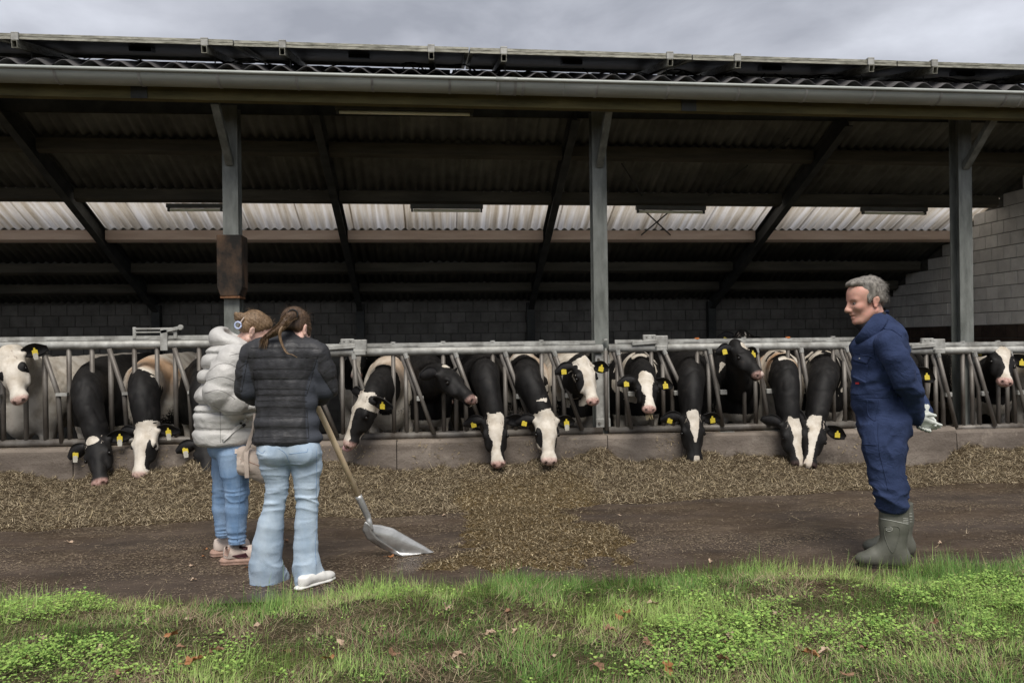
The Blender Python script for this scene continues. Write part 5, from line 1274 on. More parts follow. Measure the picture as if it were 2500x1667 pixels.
def head(G, c, f, u, k=1.0, fem=0.0):
    """a face on the field: c = middle of the skull, f = where it looks, u = up"""
    f = nrm(f); u = np.array(u, float); u = nrm(u - f * (u @ f)); s = np.cross(u, f); c = np.array(c, float); A = [f, s, u]
    P = lambda a, b, z: c + f * a * k + s * b * k + u * z * k
    e = lambda p, r, kk=.02, sub=False: G.ell(P(*p), np.array(r) * k, A, kk * k, sub); w = 1 - .06 * fem
    e((-.008, 0, .008), (.106, .078 * w, .090), .02); e((.040, 0, .000), (.066, .066 * w, .062), .03); e((.030, 0, -.070), (.072, .060 * w, .078), .035)
    for q in (-1, 1):
        G.cone(P(.092, .012 * q, -.022), P(.078, .048 * q, -.024), .014 * k, .012 * k, .018 * k)
        e((.070, .043 * q, -.070), (.026, .022, .024), .025); e((.104, .034 * q, -.046), (.018, .019, .0125), .016, True)
        G.cone(P(.052, .022 * q, -.155), P(-.018, .058 * q, -.105), .024 * k, .020 * k, .03 * k)
        e((.106, .013 * q, -.090), (.014, .0095, .010), .008)
        e((.112, .007 * q, -.099), (.008, .005, .006), .005, True)
    G.cone(P(.098, 0, -.034), P(.124, 0, -.082), .0095 * k, .0135 * k, .014 * k); e((.122, 0, -.086), (.014, .013, .012), .01)
    e((.086, 0, -.112), (.020, .028, .014), .014); e((.093, 0, -.1155), (.012, .021, .0065), .006); e((.090, 0, -.131), (.013, .020, .0075), .006); e((.102, 0, -.1235), (.018, .024, .0028), .003, True)
    e((.074, 0, -.158), (.023, .026, .020), .022)
    for q in (-1, 1):
        e((-.022, .080 * q, -.050), (.020, .007, .032), .006); e((-.030, .088 * q, -.040), (.017, .006, .024), .006); e((-.016, .084 * q, -.078), (.010, .006, .011), .006); e((-.020, .094 * q, -.046), (.009, .006, .017), .005, True)
    return P
def eyes(P, parent, k=1.0, lid=.3):
    for q in (-1, 1):
        for nm, r_, mt_, o_ in (('eye', .0122, 'white_eye', 0), ('iris', .0066, 'eye', .0070)):
            bm = bmesh.new(); bmesh.ops.create_icosphere(bm, subdivisions=2, radius=r_ * k); me = bpy.data.meshes.new(nm); bm.to_mesh(me); bm.free()
            o = link(nm, me, None, M[mt_], True); o.parent = parent; o.location = Vector(P(.083 + o_, .033 * q, -.048)) - parent.location
def hand(G, wrist, d, palm, k=1.0, curl=.5, thumb=1, spread=.0):
    """palm and five bent fingers; d = pointing direction, palm = direction the palm faces"""
    d = nrm(d); pm = np.array(palm, float); pm = nrm(pm - d * (pm @ d)); s = np.cross(d, pm) * thumb; w = np.array(wrist, float)
    Q = lambda a, b, c: w + d * a * k + s * b * k + pm * c * k
    G.cone(Q(-.03, 0, 0), Q(.02, 0, 0), .026 * k, .027 * k, .02); 
    for b in (-.026, -.009, .009, .026): G.cone(Q(.015, b * .7, 0), Q(.085, b, -.002), .0155 * k, .0125 * k, .014)
    for i, (b, L) in enumerate(((.029, .066), (.010, .076), (-.010, .070), (-.028, .055))):
        p = Q(.085, b, -.002); a0 = curl * (.5 + .08 * i); dirv = d
        for j, (fr, rr) in enumerate(((.45, .0105), (.32, .0095), (.23, .0085))):
            a0 += curl * (.35 if j == 0 else .55); dv = d * math.cos(a0) + pm * math.sin(a0) + s * spread * (1.5 - i) * .1
            p2 = p + dv * L * fr * k; G.cone(p, p2, rr * k, (rr - .0008) * k, .005); p = p2
    p0 = Q(.012, .024, .006); p1 = Q(.048, .050, .016); p2 = Q(.078, .056, .022 + .012 * curl); G.chain([p0, p1, p2], [.0145 * k, .0115 * k, .0095 * k], .008)
def strands(name, roots, dirs, L, r, mat, parent, droop=.5, curl=.2, seed=1, segs=4):
    r_ = random.Random(seed); mb = MB()
    for p, d in zip(roots, dirs):
        p = np.array(p, float); d = nrm(np.array(d) + np.array([r_.uniform(-curl, curl) for _ in range(3)])); l_ = L * r_.uniform(.5, 1.2); pts = [p]
        for i in range(segs):
            d = nrm(d + np.array([r_.uniform(-curl, curl), r_.uniform(-curl, curl), -droop / segs + r_.uniform(-curl, curl) * .6])); pts.append(pts[-1] + d * l_ / segs)
        mb.tube(pts, [r * (1 - .75 * i / segs) for i in range(segs + 1)], 3, False)
    return mb.build(name, mat, parent, True)

# ------------------------------------------------------------------ the farmer
my0 = gnd(2160, 1388).y + .15
def m(px, py, dy=0.0): return np.array(at(px, py, my0 + dy))
man = empty('person', (m(2165, 1380)[0], my0, 0), 'person in navy coveralls and olive rubber boots standing with gloved hands behind the back', 'person')
fX, uZ = np.array((-1.0, 0.02, -.11)), np.array((-.11, 0, 1.0))
hc = m(2111, 719); lo = m(2050, 850, -.35); hi = m(2300, 660, .35)
G = Field((hc[0] - .2, my0 - .16, hc[2] - .36), (hc[0] + .25, my0 + .16, hc[2] + .16), .0055)
HP = head(G, hc, fX, uZ, 1.02)
G.cone(m(2128, 752), m(2142, 800), .060, .066, .03); G.cone(m(2104, 772), m(2128, 800), .035, .05, .03)
G.cone(m(2138, 800), m(2146, 840), .055, .065, .04)
G.warp(lambda P: vnoise(P, 45, 3) * .0010)
G.build('body', M['skin_man'], man, smooth_it=1); eyes(HP, man, 1.02)
# brows, hair
mb = MB()
for q in (-1, 1):
    for i in range(16):
        t = i / 15; p = HP(.104 - .018 * t, (.014 + .040 * t) * q, -.030 + .006 * math.sin(t * 3)); mb.tube([p, p + (HP(.004, .010 * q, .004) - HP(0, 0, 0)) + np.array((0, 0, -.002))], [.002, .0008], 3, False)
mb.build('eyebrow', M['hair_grey'], man)
G = Field(hc - .18, hc + np.array((.18, .18, .20)), .006); k = 1.02; A = [fX, np.cross(uZ, fX), uZ]
e = lambda p, r, kk=.015, sub=False: G.ell(HP(*p), np.array(r) * k, A, kk, sub)
e((-.030, 0, .022), (.098, .092, .094), .01); e((.035, 0, .072), (.062, .064, .030), .02); e((-.085, 0, -.035), (.040, .070, .055), .02); e((.083, 0, .068), (.022, .045, .018), .015)
for q in (-1, 1): e((.012, .074 * q, -.030), (.018, .014, .040), .01); e((-.045, .080 * q, -.018), (.05, .014, .045), .01)
e((.115, 0, -.035), (.080, .085, .092), .02, True); e((.02, 0, -.135), (.10, .2, .075), .02, True)
for q in (-1, 1): e((-.022, .092 * q, -.054), (.022, .020, .034), .006, True); e((.078, .085 * q, .02), (.035, .035, .055), .015, True)
G.warp(lambda P: vnoise(P * np.array([1, 1, .6]), 70, 2) * .0035 + vnoise(P, 22, 4) * .005)
ho = G.build('hair', M['hair_grey'], man, smooth_it=0)
hv = np.empty(len(ho.data.vertices) * 3, np.float32); ho.data.vertices.foreach_get('co', hv); hv = hv.reshape(-1, 3); hn = np.empty_like(hv).ravel(); ho.data.vertices.foreach_get('normal', hn); hn = hn.reshape(-1, 3)
sel = rng.choice(len(hv), 1100, replace=False); ok = hn[sel] @ A[2] > -.5; sel = sel[ok]
flow = hn[sel] * .22 + np.array((.75, 0, -.15)) + (hv[sel][:, 2:3] > HP(0, 0, .05)[2]) * np.array((0, 0, .25))
strands('hair_strand', hv[sel] - hn[sel] * .004, flow, .028, .0016, M['hair_grey'], man, .9, .30, 3)
# coverall
h_ = .0085
G = Field((m(2060, 900)[0], my0 - .36, m(2160, 1245)[2]), (m(2275, 900)[0], my0 + .36, m(2160, 745)[2]), h_)
ax3 = [np.array((1, 0, 0)), np.array((0, 1, 0)), np.array((0, 0, 1))]
def torso(G, cs, k=.05):
    for (cx_, cy_, hd, hw, hz_) in cs: G.ell(m(cx_, cy_), (hd, hw, hz_), ax3, k)
tor = [(2150, 834, .118, .195, .075), (2146, 850, .168, .205, .10), (2147, 885, .172, .195, .10), (2143, 920, .165, .185, .09), (2141, 955, .158, .178, .08), (2147, 990, .160, .180, .09), (2156, 1025, .162, .190, .10), (2158, 1055, .152, .195, .10)]
torso(G, tor)
G.cone(m(2148, 806), m(2146, 797), .075, .066, .04); G.ell(m(2170, 812), (.075, .17, .062), ax3, .04); G.cone(m(2152, 790), m(2178, 812), .070, .085, .04)
for q in (-1, 1):
    dy = .115 * q; xo = 4 if q > 0 else 0
    G.chain([m(2157 + xo, 1055, dy * .8), m(2159 + xo, 1095, dy), m(2161 + xo, 1150, dy * 1.1), m(2173 + xo, 1195, dy * 1.25), m(2181 + xo, 1226, dy * 1.3)], [.142, .134, .108, .102, .092], .03, sq=((0, 1, 0), .78))
G.chain([m(2166, 838, -.195), m(2186, 872, -.235), m(2203, 915, -.245), m(2222, 952, -.205), m(2229, 985, -.14), m(2231, 1018, -.075)], [.078, .080, .076, .080, .066, .060], .006)
G.chain([m(2172, 836, .185), m(2200, 890, .215), m(2232, 945, .20), m(2248, 985, .10), m(2256, 1008, .02)], [.082, .082, .078, .062, .055], .025)
# folds: rings of cloth at waist, elbow, knee and above the boot tops
def folds(P):
    z = P[:, 2]; zt = lambda py: m(2150, py)[2]
    q = P + np.c_[vnoise(P, 5, 21), vnoise(P, 5, 22), vnoise(P, 5, 23)] * .035
    ridge = lambda sc, off: (1 - np.abs(vnoise(q * np.array(sc), 1.0, off))) ** 2.2
    dg = np.c_[q[:, 0] * 9 + q[:, 2] * 6, q[:, 1] * 6, q[:, 2] * 9 - q[:, 0] * 5]; d = (1 - np.abs(vnoise(dg, 1.0, 2))) ** 3 * .012 + ridge((7, 7, 13), 2) * .005 + ridge((12, 12, 26), 4) * .0035 + vnoise(P, 6, 1) * .006
    lower = np.exp(-((z - zt(1205)) / .10) ** 2); waist = np.exp(-((z - zt(945)) / .05) ** 2)
    d = d + lower * (ridge((9, 9, 30), 6) * .014 - .005) + waist * (ridge((8, 8, 34), 7) * .010 - .003)
    bk = np.exp(-((z - zt(965)) / .012) ** 2) * .006
    return -d + .015 + bk
G.warp(folds); G.clip(m(2181, 1237), (0.05, 0, -1.0)); cov = G.build('coverall', M['coverall'], man, smooth_it=1)
bv = obj_bvh(cov)
# collar, undershirt
G = Field(m(2085, 830, -.16), m(2170, 730, .16), .006)
G.chain([m(2098, 789), m(2118, 792)], [.03, .055], .02); G.cone(m(2121, 795), m(2136, 772), .066, .066, .02); G.clip(m(2126, 768), (-.30, 0, 1)); G.build('undershirt', M['collar_dark'], man)
for q in (-1, 1):
    out_ = [m(2156, 764, 0), m(2154, 770, .05 * q), m(2144, 784, .084 * q), m(2129, 803, .092 * q), m(2114, 821, .075 * q), m(2101, 834, .04 * q)]
    G = Field(np.min(out_, 0) - .06, np.max(out_, 0) + .06, .006); sp_ = smooth_pts(out_, 4)
    for i in range(len(sp_) - 1):
        a_, b_ = sp_[i], sp_[i + 1]; w_ = .020 + .010 * math.sin(math.pi * i / (len(sp_) - 1)); tg = nrm(b_ - a_); ov = nrm(np.array((0.1, .9 * q, .35))); ov = nrm(ov - tg * (ov @ tg)); G.cone(a_, b_, w_, w_, .01, sq=(ov, .22))
    G.build('collar', M['coverall'], man)
patch('pocket_flap', bv, [(2082, 879), (2088, 862), (2125, 871), (2117, 888)], M['coverall'], man, .009, .004)
patch('pocket', bv, [(2084, 884), (2120, 890), (2115, 935), (2083, 920)], M['coverall'], man, .003, .003)
patch('label_tag', bv, [(2090, 933), (2098, 932.5), (2098.5, 937.5), (2090.5, 937.5)], M['red'], man, .006, .002, (3, 2))
patch('snap', bv, [(2099, 874), (2101.5, 874), (2101.5, 876.5), (2099, 876.5)], M['snap'], man, .012, .002, (2, 2))
patch('waist_band', bv, [(2078, 965), (2190, 963), (2190, 969), (2078, 972)], M['coverall'], man, .004, .003, (16, 2))
seam('seam', bv, [(2146, 790), (2158, 802), (2180, 806), (2202, 822)], M['coverall'], man, .0035, .0005)
for pts in ([(2118, 978), (2117, 998), (2122, 1016), (2136, 1028)], [(2147, 975), (2143, 1005), (2137, 1027)], [(2145, 1030), (2144, 1060), (2149, 1110), (2162, 1165), (2168, 1195)], [(2140, 822), (2133, 850), (2140, 885), (2155, 905)], [(2100, 866), (2130, 872), (2160, 900)], [(2085, 1083), (2140, 1086)]):
    seam('seam', bv, pts, M['coverall'], man, .0035, .0005)
# gloves
G = Field(m(2200, 1065, -.16), m(2300, 985, .12), .004)
hand(G, m(2237, 1018, -.06), (.72, .05, -.42), (.3, .6, .6), 1.12, .22, 1); go1 = G.build('glove', M['glove'], man)
G = Field(m(2200, 1065, -.16), m(2300, 985, .12), .004)
hand(G, m(2257, 1006, .0), (-.25, -.25, -.85), (-.3, -.75, .1), 1.08, .75, -1); G.build('glove', M['glove'], man)
# boots
for q, toe, heel, top in ((-1, gnd(2094, 1381), gnd(2219, 1386), (2182, 1222)), (1, gnd(2112, 1349), gnd(2232, 1357), (2192, 1222))):
    by = (toe.y + heel.y) / 2; dy = by - my0; fx_ = nrm(np.array(toe) - np.array(heel)); hl = np.array(heel); tl_ = np.array(toe); L_ = np.linalg.norm(tl_ - hl)
    bt = empty('boot', (0, 0, 0)); bpy.data.objects.remove(bt)
    G = Field(np.minimum(hl, tl_) - np.array((.05, .10, .0)), np.array((max(hl[0], tl_[0]) + .05, by + .12, m(*top, dy)[2] + .02)), .007)
    sy = np.cross(fx_, (0, 0, 1)); S_ = lambda t, z: hl + fx_ * (L_ * t) + np.array((0, 0, z))
    tp = m(top[0], top[1], dy); an = S_(.30, .12)
    G.chain([tp, (tp + an) / 2 + fx_ * -.004, an], [.090, .083, .076], .02, sq=(sy, .80))
    G.cone(S_(.22, .055), S_(.66, .052), .060, .050, .03, sq=(sy, .85)); G.ell(S_(.80, .048), (.075, .050, .046), [fx_, sy, ax3[2]], .03); G.ell(S_(.16, .06), (.055, .045, .06), [fx_, sy, ax3[2]], .03)
    G.cone(S_(.34, .12), S_(.62, .075), .062, .05, .03, sq=(sy, .85))
    G.clip(S_(.5, .016), (0, 0, -1)); G.clip((tp[0], tp[1], tp[2] - .004), (0, 0, 1))
    bo = G.build('boot', M['boot'], man, smooth_it=2)
    # ridged sole
    out_ = [(0.0, .0), (.04, .036), (.2, .040), (.45, .036), (.7, .048), (.9, .040), (1.0, .012), (1.0, -.012), (.9, -.040), (.7, -.048), (.45, -.036), (.2, -.040), (.04, -.036)]
    n_ = len(out_); vs = [tuple(S_(t, z) + sy * w) for z in (.001, .020) for t, w in out_]
    MB().add(vs, [tuple(range(n_ - 1, -1, -1)), tuple(range(n_, 2 * n_))] + [(i, (i + 1) % n_, n_ + (i + 1) % n_, n_ + i) for i in range(n_)]).build('boot_sole', M['sole'], man)
    bb = obj_bvh(bo); ox = top[0] - 2182; oy = 0
    if q < 0:
        seam('boot_line', bb, [(2148, 1265), (2180, 1271), (2217, 1279)], M['boot_mark'], man, .0022, .0005)
        ring = [(2171 + 8 * math.cos(a), 1291 + 5.2 * math.sin(a)) for a in np.linspace(0, 2 * math.pi, 13)]; seam('boot_logo', bb, ring, M['boot_mark'], man, .0016, .0005, n=3)
        for x0 in (2166, 2169, 2172, 2175): seam('boot_logo', bb, [(x0, 1289), (x0 + .6, 1293.5)], M['boot_mark'], man, .0013, .0005, n=3)
        seam('boot_line', bb, [(2158, 1285), (2192, 1285), (2196, 1305), (2182, 1345), (2172, 1340), (2160, 1308), (2158, 1285)], M['boot'], man, .0030, .0005)
        for yy in (1265, 1269, 1273, 1277): seam('boot_line', bb, [(2205, yy), (2218, yy + 1)], M['boot_mark'], man, .0018, .0005, n=4)
    else:
        for yy in (1253, 1260, 1267, 1273): seam('boot_line', bb, [(2218, yy), (2227, yy)], M['boot_mark'], man, .0018, .0005, n=4)

# ------------------------------------------------------------------ the girl in the black jacket (seen from behind)
gy0 = gnd(700, 1432).y + .05
def g(px, py, dy=0.0): return np.array(at(px, py, gy0 + dy))
girl = empty('person', (g(702, 1430)[0], gy0, 0), 'person in black quilted jacket and flared light jeans, seen from behind, brown ponytail', 'person')
fG, uG = nrm((.35, .80, -.48)), nrm((.10, .50, .86))
hc2 = g(724, 795, .06)
G = Field(hc2 - np.array((.20, .18, .30)), hc2 + .2, .006)
HG = head(G, hc2, fG, uG, .95, 1); G.cone(hc2 + np.array((.005, -.03, -.06)), g(713, 850, .02), .054, .062, .03)
# arms and hands end in front of her, round the shovel handle
wl_, wr_ = g(668, 958, .30), g(752, 958, .30)
G.build('body', M['skin_girl'], girl); 
for (w_, d_, th_) in ((wl_, (.72, .55, .1), 1), (wr_, (-.55, .6, .15), -1)):
    G = Field(w_ - .13, w_ + .16, .005); hand(G, w_, d_, (0, -.2, -1), .92, .85, th_); G.build('hand', M['skin_girl'], girl)
eyes(HG, girl, .95)
# jacket
zc = [g(700, py)[2] for py in (818, 833, 852, 874, 902, 925, 950, 964, 979, 994, 1017, 1042, 1068, 1083, 1092)]; zc = np.array(zc)
G = Field((g(560, 900)[0], gy0 - .19, g(700, 1096)[2]), (g(840, 900)[0], gy0 + .44, g(700, 800)[2]), .0075)
for (cx_, cy_, hw, hd, hz_) in ((696, 848, .165, .095, .06), (694, 872, .196, .112, .09), (694, 905, .184, .118, .09), (698, 945, .177, .115, .09), (700, 985, .180, .118, .09), (701, 1030, .190, .128, .09), (702, 1070, .206, .138, .07)): G.ell(g(cx_, cy_), (hw, hd, hz_), ax3, .05)
G.cone(g(640, 852, 0), g(760, 855, 0), .062, .062, .04); G.cone(g(706, 842, .02), g(708, 822, .03), .085, .072, .04)
G.chain([g(618, 865), g(609, 905, .02), g(605, 948, .05), g(622, 966, .17), g(652, 962, .28)], [.074, .072, .072, .058, .050], .02)
G.chain([g(774, 865), g(788, 905, .02), g(793, 946, .05), g(782, 966, .17), g(760, 962, .28)], [.072, .070, .072, .058, .050], .02)
xl = lambda P: (P[:, 0] - g(700, 950)[0])
def panel(P):
    """1 on the smooth side panels and under-sleeves, 0 on quilting"""
    z = P[:, 2]; x = xl(P)
    zl = np.interp(z, zc[::-1], np.array([-.20, -.198, -.193, -.185, -.177, -.170, -.168, -.170, -.177, -.187, -.196, -.207, -.217, -.23, -.23])); zr = np.interp(z, zc[::-1], np.array([.5, .13, .127, .12, .12, .118, .118, .115, .118, .132, .156, .18, .20, .22, .22]))
    side = np.clip((x - zr) / .006, 0, 1); side = np.maximum(side, np.clip((zl - x) / .006, 0, 1)); arm = ((x < -.196) | (x > .19)) & (z > g(700, 990)[2])
    zt = lambda py: g(700, py)[2]; upper = np.where(x < 0, x < np.interp(z, [zt(985), zt(956), zt(896), zt(840)], [-.26, -.262, -.236, -.19]), x > np.interp(z, [zt(985), zt(956), zt(898), zt(840)], [.275, .265, .178, .15]))
    return np.where(arm & upper, 0, side) * (z < zc[3] - .01) * 1.0
def quilt(P):
    z = P[:, 2] + vnoise(P, 7, 3) * .003; i = np.clip(np.searchsorted(-zc, -z) - 1, 0, len(zc) - 2); f_ = np.clip((zc[i] - z) / (zc[i] - zc[i + 1]), 0, 1)
    x = xl(P); arm = np.abs(x) > .225
    za = (P[:, 2] - .55 * np.abs(x)); fa = (za / .062) % 1.0; f_ = np.where(arm & (P[:, 2] < zc[2]), fa, f_)
    puff = 1 - np.abs(2 * f_ - 1) ** 7; wr = (1 - np.abs(vnoise(P * np.array([1.5, 1, .6]), 20, 5))) ** 3 * .004 + vnoise(P * np.array([1.6, 1, .6]), 45, 6) * .0012
    pn = panel(P); return -(1 - pn) * (puff * .0045 - .002 + wr) - pn * vnoise(P, 12, 7) * .003
G.warp(quilt); G.clip(g(700, 1092), (0, 0, -1)); G.clip(g(712, 812, .02), (.25, .35, 1))
jk = G.build('jacket', M['jacket'], girl, lambda V: dict(side=panel(V)), smooth_it=1); jkb = obj_bvh(jk)
for py, xa_, xb_ in ((850, 612, 778), (873, 607, 777), (902, 617, 766), (925, 620, 757), (950, 625, 750), (964, 628, 749), (979, 628, 749), (994, 627, 750), (1017, 625, 751), (1042, 622, 751), (1068, 618, 754), (1082, 616, 786)):
    seam('quilt_seam', jkb, [(xa_, py), ((xa_ + xb_) / 2, py - 2.5), (xb_, py + 1.5)], M['black'], girl, .0024, -.0008, n=14)
for a_, b_ in (((780, 887), (799, 867)), ((791, 911), (810, 892)), ((805, 934), (819, 914)), ((814, 953), (827, 937)), ((585, 899), (602, 886)), ((578, 925), (593, 915)), ((573, 950), (590, 955)), ((766, 902), (778, 862)), ((609, 860), (601, 896)), ((601, 896), (590, 956)), ((775, 898), (812, 958)), ((617, 902), (625, 955)), ((766, 904), (749, 962)), ((749, 994), (754, 1068)), ((628, 985), (616, 1075))):
    seam('panel_seam', jkb, [a_, b_], M['black'], girl, .0022, -.0006, n=12)
# jeans
G = Field((g(596, 1200)[0], gy0 - .22, .004), (g(812, 1200)[0], gy0 + .30, g(700, 1070)[2]), .006)
G.ell(g(703, 1088), (.180, .122, .10), ax3, .05); G.ell(g(672, 1105, -.035), (.098, .10, .09), ax3, .04); G.ell(g(742, 1105, -.035), (.098, .10, .09), ax3, .04)
lj = [(670, 1110, .098, 0), (673, 1140, .088, 0), (677, 1188, .066, .01), (671, 1232, .062, .01), (661, 1280, .077, .02), (654, 1330, .090, .04), (650, 1380, .097, .05), (649, 1424, .094, .06)]
rj = [(746, 1110, .098, 0), (748, 1140, .090, 0), (749, 1188, .073, 0), (750, 1232, .065, 0), (747, 1280, .069, 0), (747, 1330, .072, .0), (748, 1380, .078, .0), (752, 1432, .086, 0)]
for L_ in (lj, rj):
    for a_, b_ in zip(L_[:-1], L_[1:]): G.cone(g(a_[0], a_[1], a_[3]), g(b_[0], b_[1], b_[3]), a_[2], b_[2], .012, sq=((0, 1, 0), .92))
G.cone(g(752, 1380, .0), g(780, 1418, .04), .070, .062, .03); G.cone(g(655, 1390, .06), g(683, 1410, .12), .078, .062, .03)
def jfold(P):
    z = P[:, 2]; zt = lambda py: g(700, py)[2]
    q = P + np.c_[vnoise(P, 6, 21), vnoise(P, 6, 22), vnoise(P, 6, 23)] * .022
    ridge = lambda sc, off: (1 - np.abs(vnoise(q * np.array(sc), 1.0, off))) ** 4
    kn = np.exp(-((z - zt(1215)) / .085) ** 2); th = np.exp(-((z - zt(1130)) / .09) ** 2); low = np.exp(-((z - zt(1400)) / .10) ** 2)
    return -(vnoise(P, 9, 3) * .003 + kn * (ridge((6, 6, 42), 2) * .011 - .004) + th * (ridge((6, 6, 30), 5) * .008 - .003) - .004 + low * (ridge((11, 11, 13), 8) * .009 - .003) + ridge((10, 10, 20), 9) * .0025)
G.warp(jfold); jo = G.build('jeans', M['denim'], girl, smooth_it=0); jb = obj_bvh(jo)
for pts in ([(772, 1095), (773, 1150), (772, 1200), (774, 1260), (770, 1330), (772, 1380)], [(680, 1094), (697, 1107), (707, 1130)], [(628, 1098), (640, 1106), (648, 1098)], [(706, 1108), (750, 1103)], [(752, 1094), (750, 1102)], [(612, 1427), (640, 1431), (668, 1424)], [(717, 1430), (760, 1430), (785, 1418)], [(770, 1412), (786, 1394)]):
    seam('seam', jb, pts, M['denim2'], girl, .0016, .0002)
# shoes
def shoe(parent, heel, toe, h0, w, mu, ms2, nm='shoe', th=.022, ankle=.09):
    hl, tl_ = np.array(heel), np.array(toe); fx_ = nrm(tl_ - hl); L_ = np.linalg.norm(tl_ - hl); sy = np.cross(fx_, (0, 0, 1)); S_ = lambda t, z: hl + fx_ * (L_ * t) + np.array((0, 0, z))
    G = Field(np.minimum(hl, tl_) - .07, np.maximum(hl, tl_) + np.array((.07, .07, ankle + .05)), .005)
    G.ell(S_(.74, th + .012), (L_ * .25, w * .95, h0 * .62), [fx_, sy, ax3[2]], .02); G.cone(S_(.22, th + .03), S_(.6, th + .02), w * .95, w * .85, .02); G.cone(S_(.2, ankle), S_(.2, .03), w * .80, w * .9, .02); G.cone(S_(.3, ankle * .85), S_(.62, th + .03), w * .66, w * .6, .02)
    G.clip(S_(.5, th - .002), (0, 0, -1)); G.clip(S_(.2, ankle + .004), (-.15 * fx_[0], -.15 * fx_[1], 1)); u_ = G.build(nm, mu, parent, smooth_it=2)
    G = Field(np.minimum(hl, tl_) - np.array((.07, .07, 0)), np.maximum(hl, tl_) + np.array((.07, .07, th + .01)), .005)
    G.cone(S_(.10, th * .55), S_(.45, th * .5), w * .92, w * .90, .01); G.cone(S_(.45, th * .5), S_(.76, th * .5), w * .90, w * 1.08, .01); G.cone(S_(.76, th * .5), S_(.92, th * .6), w * 1.06, w * .62, .01)
    G.warp(lambda P: -.0025 * np.sin(P[:, 2] * 2 * np.pi / (th * .5)))
    G.clip(S_(.5, .002), (0, 0, -1)); G.clip(S_(.5, th), (0, 0, 1)); G.build(nm + '_sole', ms2, parent)
    return u_
shoe(girl, gnd(722, 1441), gnd(818, 1412), .052, .036, M['white_shoe'], M['white_shoe'], 'shoe', .018, .065)
shoe(girl, gnd(622, 1428), gnd(700, 1401), .052, .036, M['white_shoe'], M['white_shoe'], 'shoe', .018, .065)
# hair
G = Field(hc2 - np.array((.24, .22, .25)), hc2 + .2, .006); kk = .95; A = [fG, np.cross(uG, fG), uG]
e = lambda p, r, k_=.015, sub=False: G.ell(HG(*p), np.array(r) * kk, A, k_, sub)
e((-.018, 0, .018), (.106, .089, .092), .01); e((-.06, 0, -.045), (.055, .072, .06), .03); e((.03, 0, -.02), (.08, .082, .08), .02); e((.12, 0, -.075), (.075, .09, .10), .02, True); e((-.06, 0, -.12), (.08, .1, .045), .015, True)
for q in (-1, 1): e((-.020, .094 * q, -.055), (.024, .024, .036), .006, True)
tie = g(716, 768, -.055)
G.ell(tie, (.030, .025, .030), None, .02)
G.warp(lambda P: np.sin(np.arctan2(P[:, 0] - tie[0], P[:, 2] - tie[2]) * 34) * .0022 + vnoise(P, 40, 2) * .002)
G.build('hair', M['hair_brown'], girl)
pt_ = smooth_pts([tie, g(700, 782, -.11), g(682, 802, -.12), g(664, 815, -.11), g(652, 822, -.10)], 5)
G = Field(np.min(pt_, 0) - .06, np.max(pt_, 0) + .06, .005); rr = np.linspace(.026, .010, len(pt_)); G.chain(pt_, list(rr), .012); G.warp(lambda P: np.sin((P[:, 0] + P[:, 2]) * 420) * .0015 + vnoise(P, 60, 3) * .002); G.build('ponytail', M['hair_brown'], girl)
r9 = random.Random(4); pm = MB(); pm2 = MB()
for k_ in range(300):
    o_ = np.array((r9.uniform(-1, 1), r9.uniform(-1, .4), r9.uniform(-1, 1))); j_ = r9.randint(0, 8); e_ = r9.randint(15, len(pt_) - 1)
    end_ = [pt_[-1] + (pt_[-1] - pt_[-3]) * q_ + o_ * (.010 + .008 * q_) + np.array((0, 0, -.010 * q_ * q_)) for q_ in (.6, 1.3, 2.0)] if e_ > 18 else []
    pp_ = [pt_[i_] + o_ * (rr[i_] * 1.05 + .004 * math.sin(i_ * .4 + k_)) for i_ in range(j_, e_)] + end_
    (pm if k_ % 2 else pm2).tube(pp_, [.0014] * (len(pp_) - 1) + [.0005], 3, False)
pm.build('ponytail_strand', M['hair_brown'], girl); pm2.build('ponytail_strand', M['hair_light'], girl)
MB().tube([tie + np.array((.028 * math.cos(a), -.018, .028 * math.sin(a))) for a in np.linspace(0, 6.28, 13)], .005, 6).build('hair_tie', M['black'], girl)
for lk, r0 in (([g(705, 778, -.11), g(684, 806, -.145), g(683, 826, -.145), g(691, 848, -.15), g(700, 862, -.155), (g(714, 866, -.155)), g(726, 873, -.155)], .0085), ([g(703, 780, -.11), g(688, 803, -.14), g(686, 824, -.145), g(693, 846, -.15), g(705, 864, -.155)], .005)):
    sp_ = smooth_pts(lk, 6); MB().tube(sp_, [r0 * (1 - .8 * i / (len(sp_) - 1)) for i in range(len(sp_))], 6).build('hair_lock', M['hair_light'], girl, True)
th_ = np.linspace(0, 2 * np.pi, 240, endpoint=False); rt = [HG(-.03 + .085 * math.cos(a) * (.4 + .6 * rnd.random()), .086 * math.sin(a) * (.6 + .4 * rnd.random()), .03 + .05 * rnd.random()) for a in th_]
strands('hair_strand', rt, [np.array(p) - hc2 + np.array((0, -.05, .02)) for p in rt], .05, .0009, M['hair_brown'], girl, .6, .5, 8)

